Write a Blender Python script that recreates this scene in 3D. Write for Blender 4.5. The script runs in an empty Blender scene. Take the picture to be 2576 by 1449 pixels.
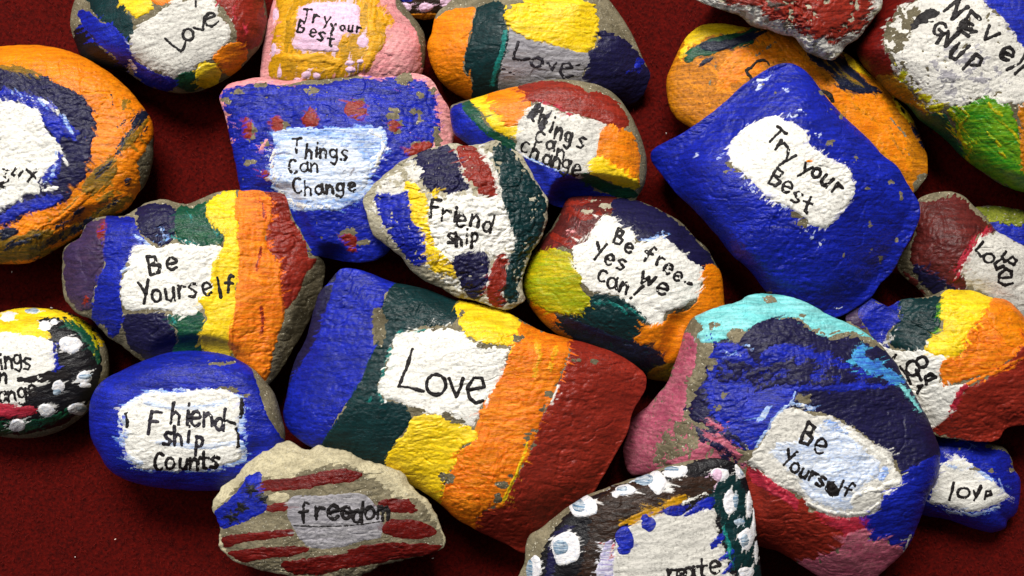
import bpy, math, random
import numpy as np
C = bpy.context.scene.collection

# ------------------------------------------------------------------ camera, world, lamps, exposure
S = 1.0 / 5850.0            # metres on the carpet per unit of the layout grid (2576 x 1449 units)
D = 0.45                    # camera height over the carpet
cam_d = bpy.data.cameras.new('camera'); cam = bpy.data.objects.new('camera', cam_d); C.objects.link(cam)
cam.location = (0, 0, D); cam_d.sensor_fit = 'HORIZONTAL'
cam_d.angle = 2 * math.atan(1288 * S / D); cam_d.clip_start = 0.01; cam_d.clip_end = 50
bpy.context.scene.camera = cam
W = bpy.data.worlds.new('World'); bpy.context.scene.world = W; W.use_nodes = True
W.node_tree.nodes['Background'].inputs[0].default_value = (0.9, 0.95, 1.0, 1)
W.node_tree.nodes['Background'].inputs[1].default_value = 0.07


def lamp(name, loc, target, size, power, col, sy=None):
    l = bpy.data.lights.new(name, 'AREA'); l.energy = power; l.color = col
    l.shape = 'RECTANGLE'; l.size = size; l.size_y = sy or size
    o = bpy.data.objects.new(name, l); C.objects.link(o); o.location = loc
    import mathutils
    d = mathutils.Vector(target) - mathutils.Vector(loc)
    o.rotation_euler = d.to_track_quat('-Z', 'Y').to_euler()
    return o


lamp('ceiling_lamp', (-0.14, 1.02, 1.22), (0, 0, 0), 0.7, 45, (1.0, 0.97, 0.92), 0.5)
lamp('left_light', (-1.2, 0.4, 1.4), (0, 0, 0), 0.9, 9, (0.92, 0.96, 1.0), 0.8)  # weak cool area light from the left, without a known window
sc = bpy.context.scene
sc.view_settings.view_transform = 'Standard'; sc.view_settings.look = 'None'
sc.view_settings.exposure = 0.0; sc.view_settings.gamma = 1.0


# ------------------------------------------------------------------ noise on the layout grid
def lattice(seed):
    return np.random.RandomState(seed % 100000).rand(128, 128).astype(np.float32)


_L = {}


def vn(x, y, scale, seed, sy=None):
    if seed not in _L: _L[seed] = lattice(seed * 7 + 13)
    L = _L[seed]
    u = np.asarray(x) / scale + 37.3; v = np.asarray(y) / (sy or scale) + 11.7
    i = np.floor(u).astype(int); j = np.floor(v).astype(int); f = u - i; g = v - j
    f = f * f * (3 - 2 * f); g = g * g * (3 - 2 * g)
    i &= 127; j &= 127; i1 = (i + 1) & 127; j1 = (j + 1) & 127
    return (L[i, j] * (1 - f) + L[i1, j] * f) * (1 - g) + (L[i, j1] * (1 - f) + L[i1, j1] * f) * g


def fbm(x, y, scale, seed, octs=4, gain=0.55, sy=None):
    a = 1; t = 0; s = 0; sy = sy or scale
    for k in range(octs):
        t = t + a * (vn(x, y, scale, seed + k, sy) - 0.5); s += a; a *= gain; scale /= 2.03; sy /= 2.03
    return t / s


# ------------------------------------------------------------------ reading the layout strings
TILE = {'F': (0, 0, 1)}
for c in range(3):
    for r in range(3): TILE['%d%d' % (c, r)] = (858.667 * c, 483.0 * r, 3.0)


def pts(s, tile='F'):
    out = []
    for t in s.split():
        if t[0] == '@': tile = t[1:]; continue
        x, y = t.split(','); a, b, k = TILE[tile]
        out.append((a + float(x) / k, b + float(y) / k))
    return np.array(out)


def smooth_closed(P, n=8):
    P0 = np.roll(P, 1, 0); P2 = np.roll(P, -1, 0); P3 = np.roll(P, -2, 0); out = []
    for k in range(n):
        t = k / n
        out.append(0.5 * (2 * P + (P2 - P0) * t + (2 * P0 - 5 * P + 4 * P2 - P3) * t * t + (3 * P - P0 - 3 * P2 + P3) * t ** 3))
    return np.stack(out, 1).reshape(-1, 2)


def seg_dist(X, Y, A, B):
    d2 = np.full(X.shape, 1e12)
    for (ax, ay), (bx, by) in zip(A, B):
        dx, dy = bx - ax, by - ay; l = dx * dx + dy * dy + 1e-9
        t = np.clip(((X - ax) * dx + (Y - ay) * dy) / l, 0, 1)
        d2 = np.minimum(d2, (X - ax - t * dx) ** 2 + (Y - ay - t * dy) ** 2)
    return np.sqrt(d2)


def poly_sd(X, Y, P, pad=40):
    """signed distance, positive inside; -pad outside the padded box"""
    out = np.full(X.shape, -float(pad))
    m = (X > P[:, 0].min() - pad) & (X < P[:, 0].max() + pad) & (Y > P[:, 1].min() - pad) & (Y < P[:, 1].max() + pad)
    x = X[m]; y = Y[m]
    if x.size == 0: return out
    Q = np.roll(P, -1, 0); d = seg_dist(x, y, P, Q); ins = np.zeros(x.shape, bool)
    for (ax, ay), (bx, by) in zip(P, Q):
        if ay == by: continue
        ins ^= ((ay > y) != (by > y)) & (x < (bx - ax) * (y - ay) / (by - ay) + ax)
    out[m] = np.where(ins, d, -d)
    return out


def stroke_sd(X, Y, lines, w, pad=30):
    out = np.full(X.shape, -float(pad))
    A = np.concatenate([l[:-1] for l in lines]); B = np.concatenate([l[1:] for l in lines])
    lo = np.minimum(A.min(0), B.min(0)) - pad; hi = np.maximum(A.max(0), B.max(0)) + pad
    m = (X > lo[0]) & (X < hi[0]) & (Y > lo[1]) & (Y < hi[1])
    if m.any(): out[m] = w / 2 - seg_dist(X[m], Y[m], A, B)
    return out


# ------------------------------------------------------------------ handwriting
def arc(cx, cy, rx, ry, a0, a1, n=9):
    return [(cx + rx * math.cos(math.radians(a0 + (a1 - a0) * i / n)), cy + ry * math.sin(math.radians(a0 + (a1 - a0) * i / n))) for i in range(n + 1)]


G = {
 'o': [arc(.5, .3, .42, .32, 80, 445)],
 'a': [arc(.45, .28, .38, .3, 40, 380), [(.85, .62), (.86, .2), (1, 0)]],
 'e': [[(.1, .3), (.85, .38)] + arc(.48, .32, .4, .33, 15, 320)],
 'c': [arc(.5, .3, .42, .34, 50, 310)], 'C': [arc(.55, .5, .48, .5, 50, 310)],
 'd': [arc(.4, .28, .36, .3, 40, 390), [(.82, 1.0), (.8, .0)]],
 'g': [arc(.42, .36, .36, .26, 40, 390), [(.82, .62), (.8, -.15), (.55, -.34), (.15, -.22)]],
 'h': [[(.15, 1), (.12, 0)], [(.14, .4), (.45, .6), (.78, .45), (.82, 0)]],
 'i': [[(.5, .6), (.48, 0)], [(.52, .84), (.52, .9)]],
 'l': [[(.5, 1), (.48, 0)]], 'I': [[(.5, 1), (.48, 0)]],
 'L': [[(.2, 1), (.1, .45), (.05, .02), (.5, .0), (.95, .06)]],
 'm': [[(.05, .6), (.08, 0)], [(.08, .4), (.3, .6), (.48, .45), (.5, 0)], [(.5, .4), (.72, .6), (.92, .42), (.95, 0)]],
 'n': [[(.12, .62), (.14, 0)], [(.14, .36), (.5, .62), (.8, .45), (.84, 0)]],
 'N': [[(.05, 0), (.15, 1), (.8, .05), (.95, 1.02)]],
 'p': [[(.15, .6), (.1, -.4)], arc(.45, .33, .34, .28, 150, -160)],
 'P': [[(.15, 1), (.12, 0)], [(.14, .98), (.7, .95), (.85, .72), (.6, .5), (.14, .46)]],
 'r': [[(.15, .62), (.18, 0)], [(.18, .35), (.45, .6), (.85, .55)]],
 's': [[(.85, .6), (.45, .66), (.15, .5), (.45, .34), (.8, .2), (.6, .0), (.1, .04)]],
 't': [[(.5, .95), (.48, .05), (.7, 0)], [(.1, .58), (.92, .6)]],
 'T': [[(.0, .95), (1, 1)], [(.5, .97), (.45, 0)]],
 'u': [[(.12, .6), (.15, .1), (.5, .0), (.8, .2)], [(.84, .62), (.82, .0)]],
 'U': [[(.12, 1), (.15, .2), (.5, .0), (.82, .2), (.88, 1)]],
 'v': [[(.05, .6), (.42, 0), (.85, .66)]], 'V': [[(.05, 1), (.42, 0), (.9, 1.05)]],
 'w': [[(.0, .6), (.22, 0), (.5, .45), (.72, 0), (1, .62)]],
 'y': [[(.1, .6), (.48, .15)], [(.9, .64), (.3, -.4)]],
 'Y': [[(.05, 1), (.45, .5)], [(.95, 1.05), (.25, -.05)]],
 'x': [[(.1, .6), (.85, 0)], [(.85, .62), (.1, 0)]],
 'B': [[(.12, 1), (.1, 0)], [(.1, .98), (.7, .9), (.65, .6), (.15, .53)], [(.15, .53), (.9, .4), (.75, .05), (.1, .0)]],
 'F': [[(.15, 1), (.12, 0)], [(.12, .98), (.95, 1)], [(.12, .55), (.7, .58)]],
 'f': [[(.85, .92), (.55, 1), (.4, .75), (.38, -.05)], [(.05, .5), (.75, .53)]],
 'E': [[(.12, 1), (.1, 0)], [(.12, .98), (.85, 1)], [(.12, .52), (.7, .55)], [(.1, 0), (.9, .02)]],
 'G': [arc(.5, .5, .45, .5, 50, 330) + [(.95, .45), (.5, .45)]],
 '-': [[(.1, .32), (.95, .3)]],
 '!': [[(.65, 1.05), (.5, .38)], [(.42, .08), (.44, .12)]],
}


def word(txt, pos, h, rot=0, w=None, tile='F'):
    """glyph polylines, one glyph centred on each position; h = capital height"""
    P = pts(pos, tile); rnd = random.Random(txt + pos); out = []
    w = w or h * 0.62
    for ch, (x, y) in zip(txt, P):
        a = math.radians(rot + rnd.uniform(-5, 5)); k = rnd.uniform(.93, 1.07)
        cy = .5 if (ch.isupper() or ch in 'lhdftk!') else .3
        for st in G[ch]:
            q = []
            for gx, gy in st:
                lx = (gx - .5) * w * k; ly = -(gy - cy) * h * k
                q.append((x + lx * math.cos(a) - ly * math.sin(a), y + lx * math.sin(a) + ly * math.cos(a)))
            out.append(np.array(q))
    return out


def strokes(s, tile):
    out = []
    for part in s.split('/'):
        part = part.strip()
        if part[0] == 'o':
            v = [float(t) for t in part[1:].split(',')]
            a, b, k = TILE[tile]
            out.append(np.array([(a + px / k, b + py / k) for px, py in arc(v[0], v[1], v[2], v[3], 60, 430, 14)]))
        else: out.append(pts(part, tile))
    return out


# ------------------------------------------------------------------ materials
def lin(c):
    c = c / 255.0
    return c / 12.92 if c <= 0.04045 else ((c + 0.055) / 1.055) ** 2.4


def col(h, k=1.0): return tuple(lin(int(h[i:i + 2], 16)) * k for i in (0, 2, 4)) + (1,)


PAL = {  # name: (main, second, dark-fleck, roughness, streak stretch, mixing amount)
 'blue': ('1828b4', '101a78', '0a1040', .40, 3, .6), 'deepblue': ('161c80', '1e30b8', '0e0e38', .42, 4, .8),
 'indigo': ('1e1b42', '141038', '0a091a', .45, 2, .5), 'purple': ('4a3450', '3a2c54', '241c30', .45, 2, .6),
 'darkteal': ('0e3234', '092426', '061416', .4, 2, .5), 'teal': ('127068', '1a9088', '0c3c3c', .4, 4, .5),
 'darkgreen': ('12463a', '1c5a30', '0c2820', .4, 3, .5), 'green': ('2c8418', '86a818', '145020', .35, 4, .55),
 'yellow': ('f6cc08', 'f8d83c', 'b89410', .42, 2, .35), 'olive': ('6c5a14', 'a87410', '14202a', .45, 8, .7),
 'yellowgreen': ('ccb40c', '86a010', '8c7c10', .42, 4, .6), 'mustard': ('b0820c', 'd89a10', '6c5410', .38, 6, .7),
 'amber': ('e6a010', 'f0b838', 'b07808', .38, 5, .4), 'brown': ('3a2418', '241c18', '14100c', .4, 4, .6),
 'orange': ('f08a0a', 'e47008', 'a06010', .42, 3, .5), 'redorange': ('ec6c0c', 'f49018', 'a84c10', .42, 7, .7),
 'ochre': ('e08a0c', 'b06408', '4c300a', .42, 9, .7),
 'red': ('902a1c', '7c2014', '481410', .42, 2, .45), 'deepred': ('600c08', '70140c', '300606', .42, 5, .5),
 'maroon': ('642420', '4c1c1c', '28100e', .42, 2, .5), 'crimson': ('a81c2c', 'c83a50', '601418', .4, 6, .7),
 'pink': ('e08c90', 'ecaca8', 'a05c60', .5, 2, .5), 'rose': ('cc7284', 'b04c68', '6c5848', .5, 2, .7),
 'white': ('eeebe2', 'dad6ce', 'a09a92', .5, 1.5, .35), 'offwhite': ('dcd8ce', 'c0bcb4', '76716c', .55, 1.5, .6),
 'greywhite': ('a8a4a6', '8e8a92', '605e66', .5, 4, .5), 'lilac': ('e6c0d6', 'dcb0cc', 'a890a0', .45, 3, .4),
 'paleblue': ('c2d0ea', 'e8ebf0', '7ca0dc', .42, 4, .85), 'skyblue': ('7ca4e4', 'dce6f4', '3c5cc4', .4, 6, .9),
 'cyan': ('52b8e0', '2c50c4', '1c2c84', .4, 9, .8), 'turquoise': ('70cccc', '98dcdc', '4898a0', .42, 2, .45),
 'black': ('1a1618', '101016', '08080c', .38, 3, .6), 'navy': ('141a38', '1c2030', '0c0e18', .35, 5, .6),
 'ink': ('1e1818', '141012', '0c0a0a', .6, 1, .4), 'inkgrey': ('34303a', '1e1a1e', '141214', .5, 1, .7),
 'stone': ('867c64', '625a46', '3c3426', .8, 1, .8), 'stonegrey': ('6e6650', '544c3a', '342e22', .8, 1, .8),
 'limestone': ('c4b998', 'a0967a', '6c6248', .75, 1, .8), 'palestone': ('b4ad98', '8e8670', '5c5442', .8, 1, .9),
 'moss': ('5c6818', '8c9030', '283008', .8, 1, .9), 'streakwhite': ('eceaf0', '9c8cc0', '5a6cb0', .4, 9, .9),
 'streakblue': ('dce4ea', '4c7898', '1c3c68', .4, 9, .95), 'dotwhite': ('eeeae6', 'e0dce0', '8ca4c4', .4, 4, .6),
}
WORDS = {'blue': 'bright blue', 'deepblue': 'deep blue', 'darkteal': 'dark teal', 'darkgreen': 'dark green', 'yellowgreen': 'yellow green',
 'redorange': 'red orange', 'deepred': 'deep red', 'offwhite': 'off-white', 'greywhite': 'greyish white', 'paleblue': 'pale blue',
 'skyblue': 'sky blue', 'navy': 'near-black navy', 'dotwhite': 'white', 'streakblue': 'blue and white streaked', 'streakwhite': 'white and violet', 'stonegrey': 'bare grey stone'}
_M = {}


def mat(key, ang=20):
    ang = int(round(ang / 15.0)) * 15
    if (key, ang) in _M: return _M[(key, ang)]
    c1, c2, c3, ro, st, mix = PAL[key]
    stone = key in ('stone', 'stonegrey', 'limestone', 'palestone', 'moss')
    m = bpy.data.materials.new('%s_%s' % (key, 'stone' if stone else 'paint')); m.use_nodes = True
    nt = m.node_tree; N = nt.nodes; L = nt.links; b = N['Principled BSDF']
    tc = N.new('ShaderNodeTexCoord')
    mp = N.new('ShaderNodeMapping'); mp.inputs['Rotation'].default_value = (0, 0, math.radians(ang)); mp.inputs['Scale'].default_value = (.7, (st if stone else 2 + st * 1.1), 1)
    L.new(tc.outputs['Object'], mp.inputs[0])

    def noise(scale, det, rough=.6, src=mp, dist=0):
        n = N.new('ShaderNodeTexNoise'); n.inputs['Scale'].default_value = scale; n.inputs['Detail'].default_value = det
        n.inputs['Roughness'].default_value = rough; n.inputs['Distortion'].default_value = dist
        L.new(src.outputs[0] if src is mp else tc.outputs['Object'], n.inputs['Vector']); return n

    def ramp(n, a, z, lo=0.0, hi=1.0):
        r = N.new('ShaderNodeMapRange'); r.inputs[1].default_value = a; r.inputs[2].default_value = z
        r.inputs[3].default_value = lo; r.inputs[4].default_value = hi; L.new(n.outputs[0], r.inputs[0]); return r

    def mixc(f, A, B):
        x = N.new('ShaderNodeMix'); x.data_type = 'RGBA'; L.new(f.outputs[0], x.inputs[0])
        for s, v in ((6, A), (7, B)):
            if isinstance(v, tuple): x.inputs[s].default_value = v
            else: L.new(v.outputs[2], x.inputs[s])
        return x
    k = 0.92
    n1 = noise(110, 6, .7, dist=1.2); a = ramp(n1, .40, .60, 0, min(1, mix * 1.35))
    m1 = mixc(a, col(c1, k), col(c2, k))
    n2 = noise(900, 4, .75, src=tc); f = ramp(n2, .50, .66, 0, .9 if stone else .7)
    m2 = mixc(f, m1, col(c3, k))
    n4 = noise(70, 5, .6, src=tc); f4 = ramp(n4, .5, .72, 0, .6)
    m3 = mixc(f4, m2, col(c2, k))
    if stone:
        n5 = noise(900, 2, .6, src=tc); f5 = ramp(n5, .62, .7, 0, .8)
        m3 = mixc(f5, m3, col('d0c8b0', k))
    if not stone:
        mv = N.new('ShaderNodeMapping'); mv.inputs['Rotation'].default_value = (0, 0, math.radians(ang)); mv.inputs['Scale'].default_value = (.55, 5.5, 1)
        wn = noise(45, 2, .5, src=tc); wa = N.new('ShaderNodeVectorMath'); wa.operation = 'MULTIPLY_ADD'
        L.new(wn.outputs['Color'], wa.inputs[0]); wa.inputs[1].default_value = (.006, .006, .006); L.new(tc.outputs['Object'], wa.inputs[2]); L.new(wa.outputs[0], mv.inputs[0])
        nv = N.new('ShaderNodeTexNoise'); nv.inputs['Scale'].default_value = 150; nv.inputs['Detail'].default_value = 5; nv.inputs['Roughness'].default_value = .7; L.new(mv.outputs[0], nv.inputs['Vector'])
        light = key in ('white', 'offwhite', 'dotwhite', 'lilac')
        vr = ramp(nv, .34, .66, .86 if light else .58, 1.05 if light else 1.12)
        hs = N.new('ShaderNodeHueSaturation'); L.new(vr.outputs[0], hs.inputs['Value']); L.new(m3.outputs[2], hs.inputs['Color'])

        class _O: outputs = [None, None, hs.outputs[0]]
        m3 = _O
    if not stone and key not in ('ink', 'inkgrey'):
        at = N.new('ShaderNodeAttribute'); at.attribute_name = 'smear'
        x = N.new('ShaderNodeMix'); x.data_type = 'RGBA'; L.new(at.outputs['Alpha'], x.inputs[0]); L.new(m3.outputs[2], x.inputs[6]); L.new(at.outputs['Color'], x.inputs[7]); m3 = x
    L.new(m3.outputs[2], b.inputs['Base Color'])
    n3 = noise(1500, 4, .6, src=tc)
    rr = ramp(n2, .3, .7, ro - .12, ro + .14); L.new(rr.outputs[0], b.inputs['Roughness'])
    b.inputs['Specular IOR Level'].default_value = .15 if stone else .23
    bp = N.new('ShaderNodeBump'); bp.inputs['Strength'].default_value = .5; bp.inputs['Distance'].default_value = .0006
    mp2 = N.new('ShaderNodeMapping'); mp2.inputs['Rotation'].default_value = (0, 0, math.radians(ang)); mp2.inputs['Scale'].default_value = (.8, max(1.3, st * .6), 1)
    L.new(tc.outputs['Object'], mp2.inputs[0])
    nb = N.new('ShaderNodeTexNoise'); nb.inputs['Scale'].default_value = 800; nb.inputs['Detail'].default_value = 4; nb.inputs['Distortion'].default_value = .8; L.new(mp2.outputs[0], nb.inputs['Vector'])
    ad = N.new('ShaderNodeMath'); ad.operation = 'MULTIPLY_ADD'; L.new(n3.outputs[0], ad.inputs[0]); ad.inputs[1].default_value = .35; L.new(nb.outputs[0], ad.inputs[2])
    L.new(ad.outputs[0], bp.inputs['Height']); L.new(bp.outputs[0], b.inputs['Normal'])
    _M[(key, ang)] = m
    return m


# ------------------------------------------------------------------ meshes
def unproject(px, py, z):
    k = (D - z) / D
    return np.stack([(px - 1288) * S * k, -(py - 724.5) * S * k, z], -1)


def make_mesh(name, V, Q, material, parent, tris=None):
    me = bpy.data.meshes.new(name)
    n4 = len(Q); n3 = 0 if tris is None else len(tris)
    me.vertices.add(len(V)); me.vertices.foreach_set('co', np.ascontiguousarray(V, dtype=np.float32).ravel())
    idx = np.asarray(Q, dtype=np.int32).ravel()
    if n3: idx = np.concatenate([idx, np.asarray(tris, dtype=np.int32).ravel()])
    me.loops.add(len(idx)); me.loops.foreach_set('vertex_index', idx)
    me.polygons.add(n4 + n3)
    st = np.concatenate([np.arange(n4) * 4, n4 * 4 + np.arange(n3) * 3]).astype(np.int32)
    me.polygons.foreach_set('loop_start', st)
    me.polygons.foreach_set('use_smooth', np.ones(n4 + n3, bool))
    me.update(calc_edges=True); me.validate()
    me.materials.append(material)
    o = bpy.data.objects.new(name, me); C.objects.link(o)
    if parent: o.parent = parent
    return o


def keep_faces(V, Q, mask):
    Q = Q[mask]
    if len(Q) == 0: return None, None
    used = np.unique(Q); re = np.full(len(V), -1, int); re[used] = np.arange(len(used))
    return V[used], re[Q]


ROCKS = []
CM = 0.01


class Rock:
    def __init__(s, key, label, outline, c=None, zs=1.2, h=1.6, p=2.6, q=.55, tilt=(0, 0), facets=(), rough=1.0, base='stone',
                 over=(), wob=4, sm=True, sp=2.75, bulk=.5, aniso=1.6, down=None, flat=.75, fac=.6):
        s.flat = flat; s.fac = fac
        s.key = key; s.label = label; s.over = over; s.seed = (sum(ord(a) * (i + 3) for i, a in enumerate(key)) % 500) + 5
        P = pts(outline); s.P = smooth_closed(P) if sm else smooth_closed(P, 3)
        s.c = np.array(c if c else s.P.mean(0)); s.zs = zs; s.h = h; s.p = p; s.q = q; s.tilt = tilt; s.facets = facets
        s.rough = rough; s.base = base; s.layers = []; s.wob = wob; s.sp = sp; s.bulk = bulk; s.aniso = aniso; s.down = down
        s.R = np.hypot(*(s.P - s.c).T).mean(); ROCKS.append(s)

    def paint(s, m, shape, name='paint_patch', t=.03, e=5, drop=0.0, ang=20, tile='F', sm=1, w=None, fine=0, label=None, fill=True, es=16):
        s.layers.append(dict(m=m, shape=shape, name=name, t=t, e=e, drop=drop, ang=ang, tile=tile, sm=sm, w=w, fine=fine, label=label, es=es)); return s

    def text(s, txt, pos, h, rot=0, tile='F', pw=7.5, w=None, m='ink', drop=.22, label=None):
        s.layers.append(dict(m=m, shape=word(txt, pos, h, rot, w, tile), name='word', t=.012, e=1.6, drop=drop, ang=0, tile=tile, sm=0, w=pw * .9, fine=2,
                             label=label or 'word %s written in black marker' % txt, es=6)); return s

    def pen(s, st, tile, pw=7.5, m='ink', drop=.2, name='word', label=None, t=.012, e=1.6):
        s.layers.append(dict(m=m, shape=strokes(st, tile), name=name, t=t, e=e, drop=drop, ang=0, tile=tile, sm=0, w=pw * .9, fine=2, label=label, es=6)); return s

    def brush(s, m, st, tile, w, ang=20, e=4, drop=.1, t=.025, label=None):
        for one in strokes(st, tile):
            s.layers.append(dict(m=m, shape=[one], name='brush_stroke', t=t, e=e, drop=drop, ang=ang, tile=tile, sm=0, w=w, fine=0, label=label, es=9))
        return s

    def dots(s, m, st, tile, name='paint_dot', t=.05, e=1.6, drop=0, ang=40, rot=0):
        for d in st.split():
            x, y, rx, ry = [float(v) for v in d.split(',')]
            a, b, k = TILE[tile]; rnd = random.Random(d)
            P = [(a + (x + px) / k, b + (y + py) / k) for px, py in
                 [(rx * rr * math.cos(t_), ry * rr * math.sin(t_)) for t_, rr in [(i * math.tau / 9, rnd.uniform(.85, 1.12)) for i in range(9)]]]
            s.layers.append(dict(m=m, shape=np.array(P), name=name, t=t, e=e, drop=drop, ang=ang + rnd.uniform(-40, 40), tile=tile, sm=1, w=None, fine=1, label=None, es=9))
        return s

    def chips(s, st, tile, m='stone'):
        for d in st.split():
            x, y, rx, ry = [float(v) for v in d.split(',')]
            a, b, k = TILE[tile]; rnd = random.Random(d)
            P = [(a + (x + rx * rr * math.cos(t_)) / k, b + (y + ry * rr * math.sin(t_)) / k) for t_, rr in [(i * math.tau / 8, rnd.uniform(.6, 1.3)) for i in range(8)]]
            s.layers.append(dict(m=m, shape=np.array(P), name='bare_spot', t=.004, e=6, drop=.25, ang=0, tile=tile, sm=1, w=None, fine=0, label='patch of bare stone showing through the paint', es=7))
        return s

    # silhouette height
    def zsil(s, x, y):
        z = s.zs + s.tilt[0] * (x - s.c[0]) / s.R + s.tilt[1] * (y - s.c[1]) / s.R
        for fx, fy, nx, ny, sl, soft in s.facets:
            l = math.hypot(nx, ny); d = ((x - fx) * nx + (y - fy) * ny) / l
            z = z - sl / 58.5 * soft * np.logaddexp(0, d / soft)
        return z

    def height(s, x, y, r):
        sd = s.seed
        rr = np.clip(r, 0, 1)
        dome = np.clip(1 - rr ** (s.p + .8), 0, 1) ** s.q
        w_ = min(.5 * s.R, 26 + 24 * s.h) * (.5 + 1.0 * vn(x, y, 130, sd + 81))
        d_ = np.maximum(poly_sd(x, y, s.Q, 130), 0)
        t_ = np.clip(d_ / w_, 0, 1); bev = (1 - (1 - t_) ** 2.3) ** .62
        flat = s.flat; top = (1 - flat) * dome + flat * bev * (.80 + .20 * (1 - rr ** 2))
        # broad planes cut by smooth ridges
        rs = np.random.RandomState(sd * 3 + 1)
        for k in range(6):
            a_ = k * 1.047 + rs.uniform(-.4, .4); dx, dy = math.cos(a_), math.sin(a_)
            pr = ((x - s.c[0]) * dx + (y - s.c[1]) * dy) / s.R - rs.uniform(.18, .5)
            top = top - np.minimum(bev, 1) * s.fac * rs.uniform(.35, .95) * .028 * np.logaddexp(0, pr / .028)
        z = s.zsil(x, y) + s.h * np.where(rr >= 1, 0, np.maximum(top, .02))
        wx = x + 16 * fbm(x, y, 34, sd + 60, 3); wy = y + 16 * fbm(x, y, 34, sd + 63, 3)
        z = z + s.bulk * (.8 * fbm(x, y, 190, sd + 20, 3) + .22 * fbm(wx, wy, 62, sd + 24, 2))
        a = s.rough * (.35 + 1.3 * vn(x, y, 75, sd + 50) * (.5 + vn(x, y, 28, sd + 51)))
        ck = np.abs(2 * vn(wx, wy, 48, sd + 53, 30) - 1); z = z - s.rough * .05 * np.clip(1 - ck / .10, 0, 1) * (vn(x, y, 60, sd + 54) > .45)
        rg = np.abs(2 * vn(wx, wy, 13 * s.aniso, sd + 30, 10) - 1)      # creases
        rg2 = np.abs(2 * vn(wx, wy, 8 * s.aniso, sd + 31, 6.5) - 1)
        z = z + a * (.042 * np.minimum(rg, .45) + .030 * np.minimum(rg2, .5) + .05 * fbm(wx, wy, 22, sd + 32, 3, .6, 15) + .030 * (vn(wx, wy, 6.5, sd + 36, 5) - .5))
        for U in s.over_by:
            d = -poly_sd(x, y, U.P[::3], 70)           # >0 outside the upper stone
            lim = U.zsil(x, y) - .05 + .6 * np.maximum(d, 0) / 58.5 + .0005 * np.maximum(d - 10, 0) ** 2
            lim = np.where(d >= 69.9, 99, lim)
            k_ = .12; m_ = np.minimum(z, lim); z = m_ - k_ * np.log1p(np.exp(-np.clip(np.abs(z - lim) / k_, 0, 30)))
        return np.maximum(z, .12)

    def build(s):
        # outline as distance from the centre, by angle
        th = np.linspace(-math.pi, math.pi, 1441); cx, cy = s.c
        A = s.P - s.c; B = np.roll(A, -1, 0); ct = np.cos(th)[:, None]; sn = np.sin(th)[:, None]
        ex = (B - A)[:, 0][None]; ey = (B - A)[:, 1][None]
        den = ct * ey - sn * ex; den = np.where(np.abs(den) < 1e-9, 1e-9, den)
        t = (A[:, 0][None] * ey - A[:, 1][None] * ex) / den
        u = (A[:, 0][None] * sn - A[:, 1][None] * ct) / den
        Rt = np.where((u >= -1e-6) & (u <= 1 + 1e-6) & (t > 0), t, 0).max(1)
        Rt[-1] = Rt[0]
        wx = cx + Rt * np.cos(th); wy = cy + Rt * np.sin(th)
        Rt = Rt + s.wob * 1.6 * fbm(wx, wy, 26, s.seed + 70, 3) * (1 if s.wob > 0 else 0)
        tq = th[::8]; Rq = Rt[::8]; s.Q = np.stack([cx + Rq * np.cos(tq), cy + Rq * np.sin(tq)], -1)[:-1]
        n = int(2 * s.R * 1.08 / s.sp); n += n % 2; n = max(n, 40)
        g = np.linspace(-1, 1, n + 1); a, b = np.meshgrid(g, g, indexing='ij')
        rho = np.maximum(np.abs(a), np.abs(b)); sw = np.abs(a) >= np.abs(b)
        with np.errstate(all='ignore'):
            ph = np.where(sw, (math.pi / 4) * (b / np.where(a == 0, 1e-9, a)), (math.pi / 2) - (math.pi / 4) * (a / np.where(b == 0, 1e-9, b)))
        rs = np.where(sw, a, b)
        ang = np.arctan2(rs * np.sin(ph), rs * np.cos(ph))
        r = rho + .085 * np.sin(math.pi * rho)
        Rg = np.interp(ang, th, Rt)
        x = cx + r * Rg * np.cos(ang); y = cy + r * Rg * np.sin(ang)
        x[rho < 1e-9] = cx; y[rho < 1e-9] = cy
        z = s.height(x, y, r)
        s.x, s.y, s.z, s.n = x, y, z, n
        m = n + 1
        root = bpy.data.objects.new('painted_stone', None); C.objects.link(root)
        zc = 0.0 if s.down is None else max(0.0, float(s.zs - s.down))
        base_pt = unproject(cx, cy, np.float64(zc * CM)); root.location = base_pt; root.empty_display_size = .02
        root['label'] = s.label; root['category'] = 'stone'; root['group'] = 'painted stones heaped on the red carpet'
        s.root = root; off = base_pt

        def world(px, py, zz): return unproject(px, py, zz * CM) - off
        V = world(x, y, z).reshape(-1, 3)
        idx = np.arange(m * m).reshape(m, m)
        Q = np.stack([idx[:-1, :-1], idx[1:, :-1], idx[1:, 1:], idx[:-1, 1:]], -1).reshape(-1, 4)[:, ::-1]
        # underside: rings from the rim inwards and down
        rim = np.concatenate([idx[:-1, 0], idx[-1, :-1], idx[:0:-1, -1], idx[0, :0:-1]])
        rx = x.ravel()[rim]; ry = y.ravel()[rim]; rz = z.ravel()[rim]; nr = len(rim)
        dn = s.zs if s.down is None else min(s.down, s.zs)
        VV = [V]; QQ = []; prev = rim; start = m * m
        for k, (rr, dd) in enumerate([(.992, .12), (.975, .27), (.94, .47), (.88, .68), (.79, .86), (.66, .97), (.45, 1.0), (.2, 1.0), (.02, 1.0)]):
            px = cx + (rx - cx) * rr; py = cy + (ry - cy) * rr; zz = rz - (rz - (s.zs - dn)) * dd
            wob = .06 * fbm(px, py, 50, s.seed + 80, 2) * math.sin(math.pi * min(dd, 1)) if s.down is not None or dd < 1 else 0
            zz = np.minimum(zz + wob, rz - .01)
            VV.append(world(px, py, np.maximum(zz, .0)))
            cur = np.arange(start, start + nr); start += nr
            QQ.append(np.stack([prev, np.roll(prev, -1), np.roll(cur, -1), cur], -1)); prev = cur
        Qt = Q
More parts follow.
